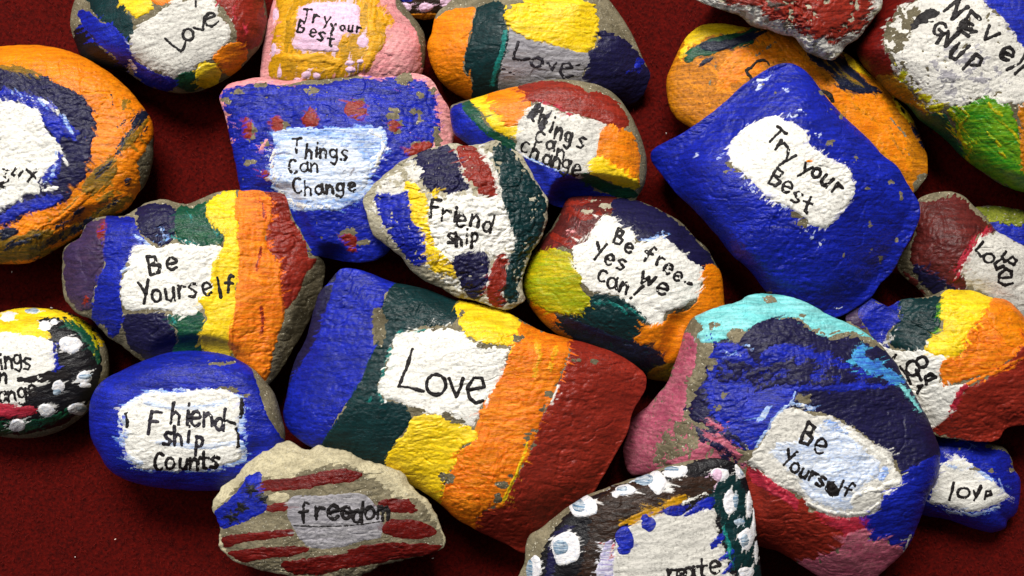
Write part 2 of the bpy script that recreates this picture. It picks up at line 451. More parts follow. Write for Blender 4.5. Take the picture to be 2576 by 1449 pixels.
        H = z.copy(); k = 0; jobs = []; lay_id = np.full(x.shape, -1)
        pit = .5 * vn(x, y, 15, s.seed + 40) + .28 * vn(x, y, 7, s.seed + 41) + .22 * vn(x, y, 4.2, s.seed + 42)
        for L in s.layers:
            k += 1
            sh = L['shape']; tile = L['tile']
            if L['fine'] >= 2:
                s.fine_layer(L, H, idx, world, k); continue
            if L['w']:
                sd = stroke_sd(x, y, sh, L['w'], 40)
            else:
                P = pts(sh, tile) if isinstance(sh, str) else sh
                if L['sm']: P = smooth_closed(P, 4)
                sd = poly_sd(x, y, P)
            e = L['e']
            aa = math.radians(L['ang']); uu = x * math.cos(aa) - y * math.sin(aa); vv = x * math.sin(aa) + y * math.cos(aa)
            ks = s.seed + 90 + k * 5
            sd = sd + e * (1.7 * fbm(x, y, L['es'], ks, 3, .8) + 1.0 * (vn(x, y, 5.5, ks + 2) - .5) + (3.4 if L['name'] not in ('star', 'paint_dot') else 0) * vn(x, y, 60, ks + 6) * fbm(uu, vv, 34, ks + 3, 2, .6, 5.5)) + .5 * e * (vn(x, y, 45, s.seed + k) - .5)
            if L['name'] not in ('star', 'paint_dot'):
                de = np.maximum(L['drop'], 0) + (.26 - L['drop'] * .4) * np.exp(-np.maximum(sd, 0) / 5.5) * (vn(x, y, 38, ks + 4) > .58)
                sd = np.minimum(sd, (pit - de) * 40)
            offz = np.clip(sd * L['t'] / 6, -.03, L['t'] * .75)
            offz = np.where(sd > 0, offz + .002, offz)
            # brush ridges in the paint
            offz = offz + np.where(offz > 0, np.minimum(offz, .02) * 1.1 * (vn(uu, vv, 46, s.seed + k + 7, 6) - .4), 0)
            lay = H + offz
            inside = sd > -3.2
            f = (inside[:-1, :-1] | inside[1:, :-1] | inside[1:, 1:] | inside[:-1, 1:])
            c_ = sd > 3.0
            cov = c_[:-1, :-1] & c_[1:, :-1] & c_[1:, 1:] & c_[:-1, 1:]
            jobs.append((L, lay, f, cov))
            H = H + np.maximum(np.where(sd > -3.2, offz, 0), 0)
            lay_id = np.where(sd > 0, len(jobs) - 1, lay_id)
        # wet paint dragged from one patch into the next
        cell = 4.0; x0, y0 = x.min() - 40, y.min() - 40
        gw = int((x.max() + 80 - x0) / cell); gh = int((y.max() + 80 - y0) / cell); ras = np.full((gw, gh), -1)
        ras[((x - x0) / cell).astype(int), ((y - y0) / cell).astype(int)] = lay_id
        cols = np.array([col(PAL[j[0]['m']][0], .92)[:3] for j in jobs] + [(0, 0, 0)]); nosm = np.array([PAL[j[0]['m']][6] if len(PAL[j[0]['m']]) > 6 else j[0]['m'] in ('stone', 'stonegrey', 'limestone', 'moss', 'palestone', 'ink') for j in jobs] + [True])

        def smear(L, own):
            aa = math.radians(L['ang']); uu = x * math.cos(aa) - y * math.sin(aa); vv = x * math.sin(aa) + y * math.cos(aa)
            dirx, diry = math.cos(aa), -math.sin(aa)
            sh_ = 95 * fbm(uu, vv, 70, s.seed + 201 + own, 3, .7, 6) * (.3 + vn(x, y, 70, s.seed + 205))
            sx = x + sh_ * dirx + 10 * fbm(x, y, 25, s.seed + 207, 2); sy = y + sh_ * diry
            i_ = np.clip(((sx - x0) / cell).astype(int), 0, gw - 1); j_ = np.clip(((sy - y0) / cell).astype(int), 0, gh - 1)
            tid = ras[i_, j_]
            f_ = np.where((tid != own) & (tid >= 0) & ~nosm[tid], 1.0, 0.0) * np.clip(2.2 * vn(uu, vv, 40, s.seed + 209 + own, 5) - .5, 0, .8)
            if L['name'] in ('label_patch', 'star'): f_ = f_ * .5
            if L['name'] == 'paint_dot': f_ = f_ * .1
            f2 = .25 * np.clip(vn(uu, vv, 90, s.seed + 211 + own, 4) * 2.4 - 1.1, 0, 1)     # darker and lighter bristle tracks
            return np.concatenate([cols[tid], f_[..., None]], -1).reshape(-1, 4), f2
        covered = np.zeros((m - 1, m - 1), bool)
        for jn, (L, lay, f, cov) in reversed(list(enumerate(jobs))):
            keep = f & ~covered; covered |= cov
            Vl, Ql = keep_faces(world(x, y, lay).reshape(-1, 3), Qt, keep.ravel())
            if Vl is None or len(Ql) < 4: continue
            o = make_mesh(L['name'], Vl, Ql, mat(L['m'], L['ang']), root)
            o['label'] = L['label'] or ('%s paint on the stone' % WORDS.get(L['m'], L['m']))
            sm_, _ = smear(L, jn)
            at = o.data.color_attributes.new('smear', 'FLOAT_COLOR', 'POINT')
            at.data.foreach_set('color', sm_[np.unique(Qt[keep.ravel()])].astype(np.float32).ravel())
        top = ~covered.ravel()
        Vb, Qb = keep_faces(np.concatenate(VV), np.concatenate([Q[top]] + QQ), np.ones(top.sum() + sum(len(q) for q in QQ), bool))
        make_mesh('stone_body', Vb, Qb, mat(s.base), root)

    def fine_layer(s, L, H, idx, world, k):
        x, y = s.x, s.y; sh = L['shape']
        allp = np.concatenate(sh); pad = L['w'] + 4
        cellx = .25 * (x[:-1, :-1] + x[1:, :-1] + x[1:, 1:] + x[:-1, 1:]); celly = .25 * (y[:-1, :-1] + y[1:, :-1] + y[1:, 1:] + y[:-1, 1:])
        sd = stroke_sd(cellx, celly, sh, L['w'], pad + 8)
        ii, jj = np.nonzero(sd > -5)
        if len(ii) == 0: return
        F = 2; f = np.linspace(0, 1, F + 1); A, B = np.meshgrid(f, f, indexing='ij'); A = A.ravel()[None]; B = B.ravel()[None]

        def bil(a):
            return (a[ii, jj][:, None] * (1 - A) * (1 - B) + a[ii + 1, jj][:, None] * A * (1 - B) + a[ii + 1, jj + 1][:, None] * A * B + a[ii, jj + 1][:, None] * (1 - A) * B)
        fx = bil(x); fy = bil(y); fz = bil(H)
        sd = stroke_sd(fx, fy, sh, L['w'], pad + 8)
        sd = sd + L['e'] * 2 * fbm(fx, fy, L['es'], s.seed + 300 + k, 2, .6) + L['w'] * .42 * (vn(fx, fy, 17, s.seed + 302 + k) - .5)
        pit = .5 * vn(fx, fy, 9, s.seed + 41) + .5 * vn(fx, fy, 4, s.seed + 44)
        if L['drop'] > 0: sd = np.minimum(sd, (pit - L['drop']) * 20)
        offz = np.clip(sd * .006, -.02, L['t']) + .006 * (sd > -0.3)
        lay = fz + offz
        n1 = F + 1; base = (np.arange(len(ii)) * n1 * n1)[:, None]
        q = np.arange(n1 * n1).reshape(n1, n1)
        qq = np.stack([q[:-1, :-1], q[1:, :-1], q[1:, 1:], q[:-1, 1:]], -1).reshape(-1, 4)[:, ::-1]
        Q = (base[:, :, None] + qq[None]).reshape(-1, 4)
        ok = (sd > -1.6).ravel()[Q].any(1)
        Vl, Ql = keep_faces(world(fx, fy, lay).reshape(-1, 3), Q, ok)
        if Vl is None: return
        # weld shared corners
        key = np.round(Vl * 2e6).astype(np.int64); _, first, inv = np.unique(key, axis=0, return_index=True, return_inverse=True)
        inv = inv.ravel(); Vl = Vl[first]; Ql = inv[Ql]
        o = make_mesh(L['name'], Vl, Ql, mat(L['m'], 0), s.root)
        if L['label']: o['label'] = L['label']


# ------------------------------------------------------------------ the stones (lowest first)
R = Rock('brown_top', 'dark brown stone with pink dots at the top edge, behind the mustard stone', '970,-60 1000,0 1020,35 1060,50 1100,49 1150,30 1180,-20 1150,-90 1060,-110',
         zs=.8, h=.7, base='stone', wob=2, over=[])
R.paint('brown', '480,-200 900,-200 900,200 400,200', tile='10', e=2, sm=0)
R.paint('deepblue', '380,-60 560,-60 540,5 470,10 400,0', tile='10', e=3)
R.brush('ochre', '520,120 640,128 780,122', '10', 12)
R.dots('lilac', '470,60,60,42 640,52,52,38 800,15,60,50', '10')

R = Rock('moss', 'mossy dark blue stone at the right edge, behind the maroon Love stone', '2400,560 2445,524 2501,518 2544,523 2600,545 2650,620 2640,700 2560,740 2460,680',
         zs=.9, h=.7, base='stonegrey', wob=3)
R.paint('deepblue', '2380,570 2480,555 2620,560 2680,600 2680,760 2400,760', e=5)
R.paint('moss', '@21 2170,110 2230,112 2350,108 2480,122 2620,170 2640,245 2500,240 2400,232 2280,200 2200,160', t=.07, e=9, name='moss_patch', label='yellow-green moss growing along the stone')

R = Rock('love_tl', 'grey oval stone with Love ringed by coloured patches, at the top left',
         '@00 570,-10 538,100 530,200 570,330 620,430 740,490 880,530 960,545 1040,600 1130,655 1300,698 1450,700 1560,672 1700,605 1800,530 1885,440 1965,350 2005,250 2020,120 2000,20 1975,-80 1850,-220 1500,-300 1000,-300 700,-180',
         c=(430, 60), zs=1.3, h=1.9, p=2.4, q=.55, fac=.25, base='stone', rough=0.5, wob=2)
R.paint('black', '560,240 620,190 680,250 750,340 850,420 980,520 900,580 740,500 610,460 560,340', tile='00', e=6)
R.paint('darkteal', '650,-60 900,-60 960,60 1000,130 1010,230 980,330 960,370 900,260 830,180 760,160 710,100 670,20', tile='00', ang=60)
R.paint('blue', '595,85 690,100 760,160 850,190 920,270 980,370 1010,440 1090,500 1200,560 1330,590 1300,680 1230,705 1130,650 1040,590 960,500 850,420 760,350 680,270 610,150', tile='00', ang=-35, name='paint_stripe')
R.paint('yellow', '900,0 1100,-60 1165,40 1140,90 1080,110 1040,140 1000,125 950,50', tile='00', t=.05)
R.paint('orange', '1140,-40 1330,-40 1300,15 1200,40 1160,25', tile='00')
R.paint('red', '1600,-60 1920,-100 1990,60 2005,140 1995,240 1950,330 1870,380 1800,320 1780,230 1740,150 1680,60 1640,20', tile='00', ang=60)
R.paint('offwhite', '1060,180 1150,130 1260,50 1340,-10 1420,0 1600,-30 1640,60 1660,130 1730,210 1735,280 1700,340 1620,420 1560,460 1480,510 1400,560 1320,600 1260,570 1150,530 1060,460 1000,400 985,280', tile='00', name='label_patch', e=6, drop=.1)
R.paint('orange', '1700,340 1800,315 1860,350 1870,400 1840,480 1760,560 1690,540 1640,470 1610,430', tile='00', t=.05)
R.paint('darkgreen', '1320,600 1400,545 1480,550 1500,640 1440,690 1340,660', tile='00')
R.paint('yellow', '1500,490 1570,460 1640,480 1665,540 1650,620 1580,665 1510,660 1475,600', tile='00', t=.06)
R.brush('crimson', '1760,60 1780,150 / 1830,180 1870,240 / 1650,10 1620,60', '00', 6, ang=70)
R.brush('white', '985,460 1010,500 1030,545', '00', 6)
R.pen('1245,290 1300,340 1365,385 1380,375 1400,320 / o1420,262,40,44 / 1465,210 1530,228 1545,130 / 1550,150 1620,120 1610,97 1575,98 1545,135 1560,190 1600,200 1648,163 / 1476,8 1478,50', '00', 7, label='word Love written in black marker', drop=.12)

R = Rock('mustard', 'mustard and pink stone with Try your Best, above the blue pink-rimmed slab',
         '693,-20 675,50 665,100 658,150 658,205 700,235 850,240 1000,235 1055,195 1069,150 1069,93 1055,63 1032,33 1010,5 985,-25 930,-70 800,-90 710,-60',
         c=(860, 90), zs=1.2, h=1.5, p=3, q=.5, base='stonegrey', rough=0.35, wob=1.5)
R.paint('pink', '@00 2060,-200 1990,60 1960,250 1950,650 @10 560,600 590,480 600,400 585,300 560,230 500,150 420,60 300,-200', e=4, ang=60, es=10)
R.paint('mustard', '@00 2130,-160 2090,60 2075,200 2050,330 2040,450 2030,560 2200,625 @10 -50,600 60,590 160,545 220,490 280,400 330,340 350,260 340,180 395,170 330,80 250,-60 150,-160', e=5, ang=80, t=.04)
R.brush('amber', '150,-30 240,30 225,150 235,240 272,290 240,360 215,430 180,520', '10', 22, ang=80, t=.05, e=3)
R.brush('amber', '240,-10 330,90 380,175 250,150 / 60,110 30,300', '10', 18, ang=40, t=.05, e=3)
R.brush('amber', '2180,10 2130,130 2120,260 2105,420 2260,440 2420,430 2560,470', '00', 22, ang=10, t=.05, e=4)
R.brush('amber', '2260,60 2200,160 / 2250,510 2420,540 2550,510', '00', 10, ang=60, e=3)
R.paint('pink', '350,200 420,180 480,200 560,300 590,350 600,440 590,520 480,560 300,560 300,470 380,430 330,400 340,300', tile='10', e=6, t=.05, ang=50, es=10)
R.paint('lilac', '765,14 890,8 905,40 902,78 868,86 852,112 845,130 790,130 738,120 745,72', name='label_patch', e=4, t=.04, ang=-10)
R.dots('lilac', '2080,110,25,45 2065,370,20,55 2110,550,16,40 2310,565,35,32 2390,575,24,25 2240,605,30,20', '00')
R.dots('lilac', '110,80,30,35 160,310,40,45 130,200,18,25 60,475,34,20 140,465,28,16 70,525,40,22', '10')
R.text('Try', '772,38 795,48 822,52', 32, 8, pw=5)
R.text('your', '838,68 862,70 882,72 903,76', 24, 8, pw=5.5)
R.text('Best', '759,67 788,83 808,92 832,100', 32, 12, pw=5.5)

R = Rock('love_grey', 'rounded stone with Love on grey below a thick yellow patch, top centre',
         '@10 740,80 700,150 680,250 650,330 660,430 700,540 780,650 900,730 1000,770 1200,800 1500,820 1800,820 2020,810 2180,790 2270,730 2310,650 2332,560 2290,470 2240,360 2200,270 2130,150 2060,50 2000,-20 1900,-110 1300,-130 950,-60 830,0',
         c=(1355, 115), zs=1.3, h=1.5, p=2.4, q=.6, tilt=(0, -.2), facets=[(1400, 170, 0, 1, .5, 30)], base='stone', rough=0.7, wob=2)
R.paint('orange', '820,80 900,60 1010,60 1000,150 960,260 960,350 930,430 930,540 990,620 1000,760 900,750 780,670 680,550 630,420 630,320 670,240 690,150', tile='10', ang=70, e=4, drop=.12)
R.paint('indigo', '1940,240 2050,250 2150,310 2230,380 2290,480 2345,560 2330,650 2290,740 2190,800 2060,800 1850,700 1820,580 1860,480 1850,410 1900,360 1930,300', tile='10', ang=20)
R.paint('greywhite', '1250,200 1400,270 1600,330 1830,390 1860,470 1820,580 1800,680 1400,760 1200,740 1180,620 1220,480', tile='10', name='label_patch', ang=-10)
R.paint('darkteal', '1020,90 1100,30 1200,20 1260,90 1230,150 1260,230 1250,350 1220,480 1180,600 1190,740 1000,760 990,600 930,530 940,400 970,280', tile='10', ang=80, e=5)
R.brush('teal', '1238,240 1225,340 1190,450 1160,560 1150,640', '10', 10, ang=80)
R.paint('yellow', '1230,110 1290,40 1400,0 1600,-20 1800,-10 1900,20 1925,90 1940,200 1930,290 1890,370 1820,400 1700,370 1560,330 1380,280 1270,210', tile='10', t=.07, e=5, ang=0)
R.paint('blue', '2230,440 2285,460 2275,540 2220,530', tile='10', drop=.4)
R.pen('1335,320 1312,390 1300,440 1360,455 1420,442 / o1475,470,44,34 / 1560,478 1592,530 1622,475 / 1655,515 1740,510 1722,478 1670,480 1650,540 1680,590 1745,572', '10', 7.5, m='inkgrey', label='word Love written in black marker', drop=.3)
R.brush('inkgrey', '1215,515 1300,560 1400,612 / 1770,500 1830,470 / 1780,560 1840,520', '10', 4, drop=.4)

R = Rock('orange_left', 'big round orange stone with an indigo ring and white centre, cut by the left edge',
         '-100,125 0,117 60,113 100,114 150,122 207,142 260,172 300,202 337,240 370,283 384,310 387,350 383,417 365,465 347,487 320,525 267,560 213,588 167,613 117,643 67,663 0,664 -100,660 -250,610 -330,480 -340,350 -300,230 -200,150',
         c=(20, 370), zs=1.9, h=1.8, p=2.6, q=.55, fac=.25, base='stonegrey', rough=0.8, wob=2)
R.paint('orange', '@F -150,100 -100,120 60,105 150,112 207,132 260,162 300,192 345,235 380,283 392,320 380,350 365,380 345,410 350,440 345,500 @01 960,130 800,200 640,320 500,420 350,500 200,570 0,580 -200,540 @F -250,400', e=4, drop=.07, ang=-40, t=.05)
R.paint('indigo', '@00 -100,530 100,530 330,570 400,620 560,690 660,780 720,900 720,1000 690,1100 680,1200 670,1300 600,1380 550,1449 @01 480,80 350,130 200,170 100,240 0,260 -100,250 -100,-50', e=5, ang=-50, drop=.08)
R.paint('olive', '600,10 680,-20 600,100 430,200 300,260 400,290 600,230 750,120 900,60 940,110 700,260 500,410 300,500 100,530 -50,530 -50,330 150,330 280,270 450,160', tile='01', e=7, ang=28, drop=.1)
R.paint('olive', '0,500 60,480 160,500 300,560 380,600 330,580 200,560 60,530', tile='00', e=4, ang=-20)
R.paint('orange', '640,-10 720,-30 600,110 420,240 310,250 400,210 520,120', tile='01', e=3, t=.06, ang=40)
R.brush('orange', '400,420 600,310 760,215 / 420,300 520,260 / 850,40 960,20', '01', 9, ang=28)
R.paint('navy', '0,290 110,270 130,310 40,360 0,350', tile='01', e=4)
R.paint('navy', '1040,850 1115,850 1085,930 1010,965 980,930', tile='00', e=4, ang=55)
R.paint('olive', '1040,960 940,1060 900,1140 990,1100 1080,990 1120,900', tile='00', e=6, ang=55, drop=.2)
R.paint('olive', '700,1290 860,1200 880,1300 760,1449 620,1440', tile='00', e=6, ang=50, drop=.15)
R.paint('navy', '940,1350 990,1350 980,1400 950,1400', tile='00', e=2)
R.paint('olive', '920,730 990,760 970,820 920,830', tile='00', e=4, drop=.25, ang=50)
R.brush('navy', '830,690 850,740 852,790 / 1010,830 900,960 / 760,1290 830,1230', '00', 3)
R.paint('blue', '@00 470,870 530,940 600,1000 560,1040 480,1010 450,900', e=5, drop=.2, ang=-60)
R.paint('blue', '@00 -60,690 200,710 430,800 420,850 470,960 450,1100 460,1250 430,1330 300,1400 290,1380 360,1270 430,1170 420,1060 340,950 280,850 100,760 -60,770', e=4, ang=-50)
R.paint('deepblue', '@01 -20,180 120,100 250,60 400,20 480,50 350,120 200,160 60,230 -20,250', e=5, drop=.15, ang=25)
R.paint('white', '@00 -250,760 60,760 180,790 300,850 340,960 420,1060 440,1180 400,1250 330,1310 290,1360 290,1449 @01 200,20 120,80 0,110 -250,150', name='label_patch', e=5, drop=.13)
R.brush('white', '150,745 330,770 440,840 430,860 / 440,1090 480,1190 520,1245 / 290,1449 440,1410', '00', 4, ang=-30)
R.pen('20,1275 70,1290 / 60,1285 30,1330 60,1360 10,1385 / 120,1270 90,1310 130,1340 170,1290 / 200,1280 280,1350 / 280,1275 210,1370 / 0,1400 40,1420', '00', 7, drop=.42, label='scratchy remains of a word in black marker')

R.brush('navy', '700,200 560,300 420,380 250,440 / 300,330 200,380 60,410 / 620,130 520,220 430,260 / 880,80 780,160 700,190 / 560,400 400,470 220,510', '01', 15, ang=28, drop=.42, e=8)
R.brush('olive', '1000,40 900,110 760,190 / 840,20 760,60 / 1010,1180 960,1260 900,1300', '01', 22, ang=30, drop=.35, e=8)
R.brush('navy', '1060,900 990,1000 930,1100 / 1110,960 1040,1040 / 900,1150 820,1250 730,1320 / 960,1010 880,1120', '00', 9, ang=50, drop=.4, e=6)
R.brush('skyblue', '100,700 260,740 330,790 / 480,860 500,930 540,1000 / 400,1290 430,1230 420,1150 / 330,1390 390,1320', '00', 6, ang=-50, drop=.3, e=5)

R = Rock('orange_right', 'flat orange stone with yellow and navy smears, under the bright blue Try your Best stone',
         '@20 0,320 60,250 150,190 300,178 500,205 700,200 900,230 1100,300 1210,385 1330,470 1430,570 1550,640 1620,760 1720,870 1780,1000 1820,1110 1845,1190 1845,1320 1790,1400 1740,1460 1600,1560 1200,1500 600,1200 60,960 -70,860 -110,750 -120,600 -85,500 -40,400',
         c=(1990, 280), zs=1.5, h=.9, p=3, q=.5, base='stone', rough=0.35, wob=2)
R.paint('ochre', '@20 -160,350 0,280 60,200 400,130 900,180 1300,330 1440,560 1560,630 1640,770 1730,900 1780,1000 1830,1120 1880,1200 1850,1300 1780,1350 1750,1500 1200,1600 500,1300 -200,1000', e=3, sm=0, t=.04, ang=-45)
R.paint('orange', '@20 560,280 800,300 1000,520 1250,700 1500,720 1600,900 1700,1100 1700,1300 1400,1050 1200,850 1000,600 900,520 750,460 600,520 400,640 300,700 280,500', e=8, ang=-50, drop=.3, t=.02)
R.paint('yellow', '0,340 40,240 150,180 300,170 520,195 440,240 300,262 200,280 100,320 40,370 -20,440', tile='20', e=5, drop=.12, ang=20)
R.paint('darkgreen', '20,470 30,400 150,310 300,270 450,240 590,210 560,290 500,340 350,370 220,420 120,420 60,470', tile='20', e=4, ang=20)
R.paint('navy', '120,350 200,310 300,310 420,280 560,230 640,240 540,300 400,350 300,385 160,385', tile='20', e=4, ang=22)
R.paint('navy', '100,505 160,450 230,440 170,490', tile='20', e=3, ang=30)
R.paint('navy', '900,350 950,390 1100,450 1200,380 1240,470 1320,550 1380,610 1500,680 1525,695 1400,705 1250,690 1150,620 1080,520 980,460', tile='20', e=4, ang=-40)
R.brush('olive', '1080,460 1180,560 1280,600 1350,640 / 1150,470 1240,560', '20', 4, ang=-40)
R.paint('yellow', '1205,375 1300,430 1440,575 1330,545 1260,490', tile='20', e=3, t=.05)
R.paint('yellow', '1585,710 1640,770 1730,880 1740,930 1640,840', tile='20', e=3)
R.paint('navy', '1700,910 1780,1000 1825,1110 1790,1090', tile='20', e=3)
R.brush('ink', '1440,580 1560,660 1600,740 1680,860', '20', 2.5)
R.paint('stonegrey', '1740,1390 1780,1330 1850,1320 1840,1380 1760,1450', tile='20', e=4)
R.pen('652,490 640,465 605,452 565,462 535,488 515,512 480,530 492,560 510,575 520,598', '20', 6.5, label='curved marker stroke showing above the blue stone', drop=.1)
R.pen('1055,690 1085,700 1118,722 1128,762', '20', 11, drop=.1, label='end of a marker stroke beside the blue stone')

R.brush('ochre', '250,700 400,480 600,330 / 60,620 200,800 / 1250,750 1500,950 1700,1200 / 1350,1000 1600,1250 / 800,330 1000,500', '20', 8, ang=-45, drop=.35, e=6)
R.brush('stone', '280,420 230,560 200,640 / 700,320 560,420 / 1560,880 1680,1020 / 1680,1130 1720,1180', '20', 4, ang=-45, drop=.4, e=4)

R = Rock('never', 'large stone with NEver GIVUP on speckled white, maroon and green round it',
         '@20 1560,-40 1450,130 1350,270 1310,370 1350,480 1450,590 1560,700 1700,800 1780,900 1900,990 2000,1070 2100,1180 2250,1290 2400,1390 2576,1450 @F 2700,500 2850,430 2900,200 2850,0 2700,-150 2500,-200 2350,-150',
         c=(2530, 160), zs=1.7, h=2.6, p=2.3, q=.6, fac=.25, base='stonegrey', rough=0.55, wob=1.5)
R.paint('deepblue', '2200,-80 2900,-380 3000,300 2700,500 2576,380 2480,220 2380,100 2250,-10', tile='20', ang=-35)
R.paint('deepred', '1380,-200 1900,-200 1750,0 1640,60 1560,200 1520,330 1580,450 1620,480 1580,560 1450,600 1330,500 1260,370 1300,240 1450,80', tile='20', e=4)
R.paint('olive', '1450,590 1580,560 1700,650 1790,730 1850,850 1700,790 1540,700', tile='20', ang=-30, drop=0.270)
R.paint('darkgreen', '1680,770 1850,860 2000,880 2100,1100 2200,1260 2400,1390 2650,1420 2650,1520 2400,1430 2080,1210 1860,990 1740,890', tile='20', ang=-35)
R.paint('green', '2000,830 2080,800 2200,760 2300,720 2460,760 2500,900 2540,1000 2600,1449 2450,1400 2250,1300 2120,1180 2100,1030 2040,920', tile='20', e=7, t=.06, ang=-40)
R.brush('yellowgreen', '2090,810 2160,870 2100,940 2080,1020 2130,1100 2190,1070 2170,1150 2140,1200 / 2310,780 2345,840 2400,855 / 2400,1150 2450,1200', '20', 9, ang=-60, t=.04)
R.brush('yellowgreen', '2380,900 2500,1000 2560,1100 / 2300,1000 2400,1100 / 2000,830 2060,850 2040,900', '20', 6, ang=-50)
R.paint('ochre', '2530,830 2700,760 2750,1500 2560,1280 2560,1000', tile='20', ang=-60, e=8)
R.paint('offwhite', '@20 1900,-60 2200,-60 2280,20 2420,150 2500,260 2576,370 2700,500 2700,750 2530,780 2400,760 2300,720 2180,760 2100,800 1980,790 1880,850 1800,720 1700,640 1580,540 1600,440 1520,340 1520,240 1600,150 1640,60 1750,20', name='label_patch', e=8, drop=0.234)
R.paint('stonegrey', '@20 1640,60 1740,20 1800,120 1700,300 1640,420 1720,560 1820,700 1900,840 1780,760 1640,600 1560,440 1510,330 1520,230', name='bare_spot', e=10, drop=.45, t=.006)
R.paint('greywhite', '@20 1900,400 2200,330 2420,560 2520,740 2300,700 2100,760 1960,700', name='paint_patch', e=12, drop=.56, t=.01)
R.paint('yellowgreen', '@20 1600,480 1700,560 1850,700 2000,780 1880,840 1760,700 1620,580', name='paint_patch', e=12, drop=.5, t=.006)
R.text('NEve', '2060,70 2165,180 2320,270 2450,410', 52, 42, tile='20', pw=11, w=38, label='word NEver written in black marker', drop=0.174)
R.pen('2510,555 2570,500 / 2450,525 2545,475 2590,400', '20', 9, drop=0.150, label='cut off letter at the edge of the picture')
R.text('G', '1940,218', 33, 45, tile='20', pw=10, w=27, label='letter G written in black marker', drop=.05)
R.pen('1920,325 1950,285 1978,252 / 2005,235 1985,345 2090,235 / 2085,325 2030,390 2025,430 2060,445 2165,345 / 2115,522 2190,440 / 2150,480 2215,408 2258,440 2240,492 2180,492', '20', 10, drop=.05, label='letters IVUP written in black marker')
R.paint('ink', '1720,200 1770,130 1860,60 1920,80 1930,120 1850,150 1900,160 1800,185 1740,220', tile='20', e=5, t=.015, drop=0.150, name='scribble', label='scribbled out black blot')
R.paint('ink', '2070,170 2150,150 2180,210 2230,240 2120,230', tile='20', e=5, t=.015, drop=0.150, name='scribble', label='thick blotted part of the letter E')

R = Rock('maroon', 'maroon stone with Love on a white patch, at the right edge under the rainbow stone',
         '2309,505 2334,488 2371,482 2397,483 2424,493 2447,516 2477,543 2507,580 2531,593 2564,612 2610,640 2660,720 2660,800 2600,860 2450,850 2351,780 2317,732 2284,706 2261,680 2258,650 2284,616 2300,583 2298,540',
         c=(2440, 650), zs=1.5, h=1.3, p=2.6, q=.55, fac=0.9, base='stone', rough=1.1, wob=3, facets=[(2310, 680, -1, 1, .5, 25)])
R.paint('maroon', '@21 1760,100 1900,70 2050,30 2130,50 2200,140 2290,230 2380,300 2240,340 2160,450 2130,560 2130,650 2150,740 2060,760 1900,640 1750,560 1720,430 1770,280', e=7, drop=.1, ang=60)
R.paint('indigo', '1740,540 1880,590 2000,680 2130,760 1960,800 1850,740 1750,620', tile='21', drop=.25, e=8)
R.paint('maroon', '1660,600 1740,640 1800,720 1860,790 1760,740', tile='21', drop=.25, e=6)
R.brush('crimson', '2300,310 2220,370 2150,450 2110,540 2090,600', '21', 22, e=9, drop=.3, ang=60)
R.paint('offwhite', '@21 2380,300 2440,330 2540,390 2700,500 2750,950 2576,960 2430,860 2300,780 2180,720 2110,620 2130,520 2180,450 2250,350', name='label_patch', e=6, drop=.09)
R.pen('2265,378 2215,440 2250,485 2295,465 / o2312,500,40,34', '21', 7.5, label='letters Lo written in black marker', drop=.1)
R.pen('2400,510 2350,540 2370,585 2420,560 / 2440,450 2410,490 2430,525 2465,505 2490,490 2518,520 2500,548 2465,530 / 2400,650 2480,645 2480,600 2440,580 2390,620 2385,680 2430,705 2490,690', '21', 7.5, label='blotted letters ve written in black marker', drop=.1)

R = Rock('small_blue', 'small bright blue stone with love on white, lower right on the carpet',
         '@22 1800,520 1860,400 2000,353 2150,362 2280,430 2420,480 2480,560 2502,640 2547,730 2542,870 2512,980 2452,1030 2430,1092 2330,1120 2200,1092 2000,1022 1800,985 1700,900 1700,650',
         c=(2430, 1215), zs=.9, h=1.3, p=3, q=.55, fac=.25, base='stone', rough=0.4, wob=2, tilt=(0, -.15))
R.paint('blue', '1650,300 2000,345 2150,350 2300,430 2410,480 2470,550 2500,640 2560,730 2560,870 2530,990 2460,1040 2440,1110 2330,1135 2200,1110 2000,1060 1600,1060', tile='22', e=3, drop=.06, ang=-30)
R.paint('white', '1890,800 1920,720 1940,640 1990,580 2100,565 2180,600 2250,680 2340,720 2400,800 2458,840 2400,890 2250,950 2150,960 2050,940 1950,910 1870,890', tile='22', name='label_patch', e=4, t=.05)
R.brush('skyblue', '1990,610 2110,650 / 2180,620 2270,680 2340,720 / 2390,720 2420,810 / 2000,960 2200,990 2380,930 / 2150,500 2185,465', '22', 6, ang=-30)
R.chips('2080,390,60,18 2090,500,22,18 2390,470,90,22 2480,620,14,40 2200,640,45,12 2330,655,20,16', '22')
R.pen('2045,745 2035,800 2010,875 / o2120,822,46,38', '22', 6.5, label='letters lo written in black marker')
R.pen('2195,800 2215,860 2255,785 / 2250,770 2200,880 / 2280,850 2330,835 2325,805 2290,810 2280,870', '22', 6.5, label='blotted letters ve written in black marker')

R = Rock('polka', 'dark stone with yellow top, white dots and cut off writing, at the left edge',
         '@F -80,810 0,786 30,778 67,774 133,778 183,790 227,816 253,843 270,876 275,916 272,955 255,990 235,1015 217,1040 167,1076 117,1096 67,1103 0,1098 -80,1080 -150,1020 -160,900',
         c=(60, 935), zs=1.3, h=1.6, p=2.4, q=.55, fac=.25, base='stone', rough=0.3, wob=1)
R.paint('black', '@F -150,800 60,766 133,770 183,782 227,812 245,850 255,900 250,950 240,985 225,1010 190,1045 150,1070 60,1092 0,1090 -180,1080', e=3)
R.paint('darkgreen', '@01 420,930 600,1000 700,1080 750,1200 740,1300 680,1200 600,1080 480,980', e=6, drop=.2, ang=-50)
R.paint('yellow', '@01 -400,960 0,900 200,870 400,885 560,940 700,1050 780,1130 765,1170 700,1070 600,990 450,950 350,945 300,990 390,1100 200,1090 0,1100 -400,1085', e=4, ang=0)
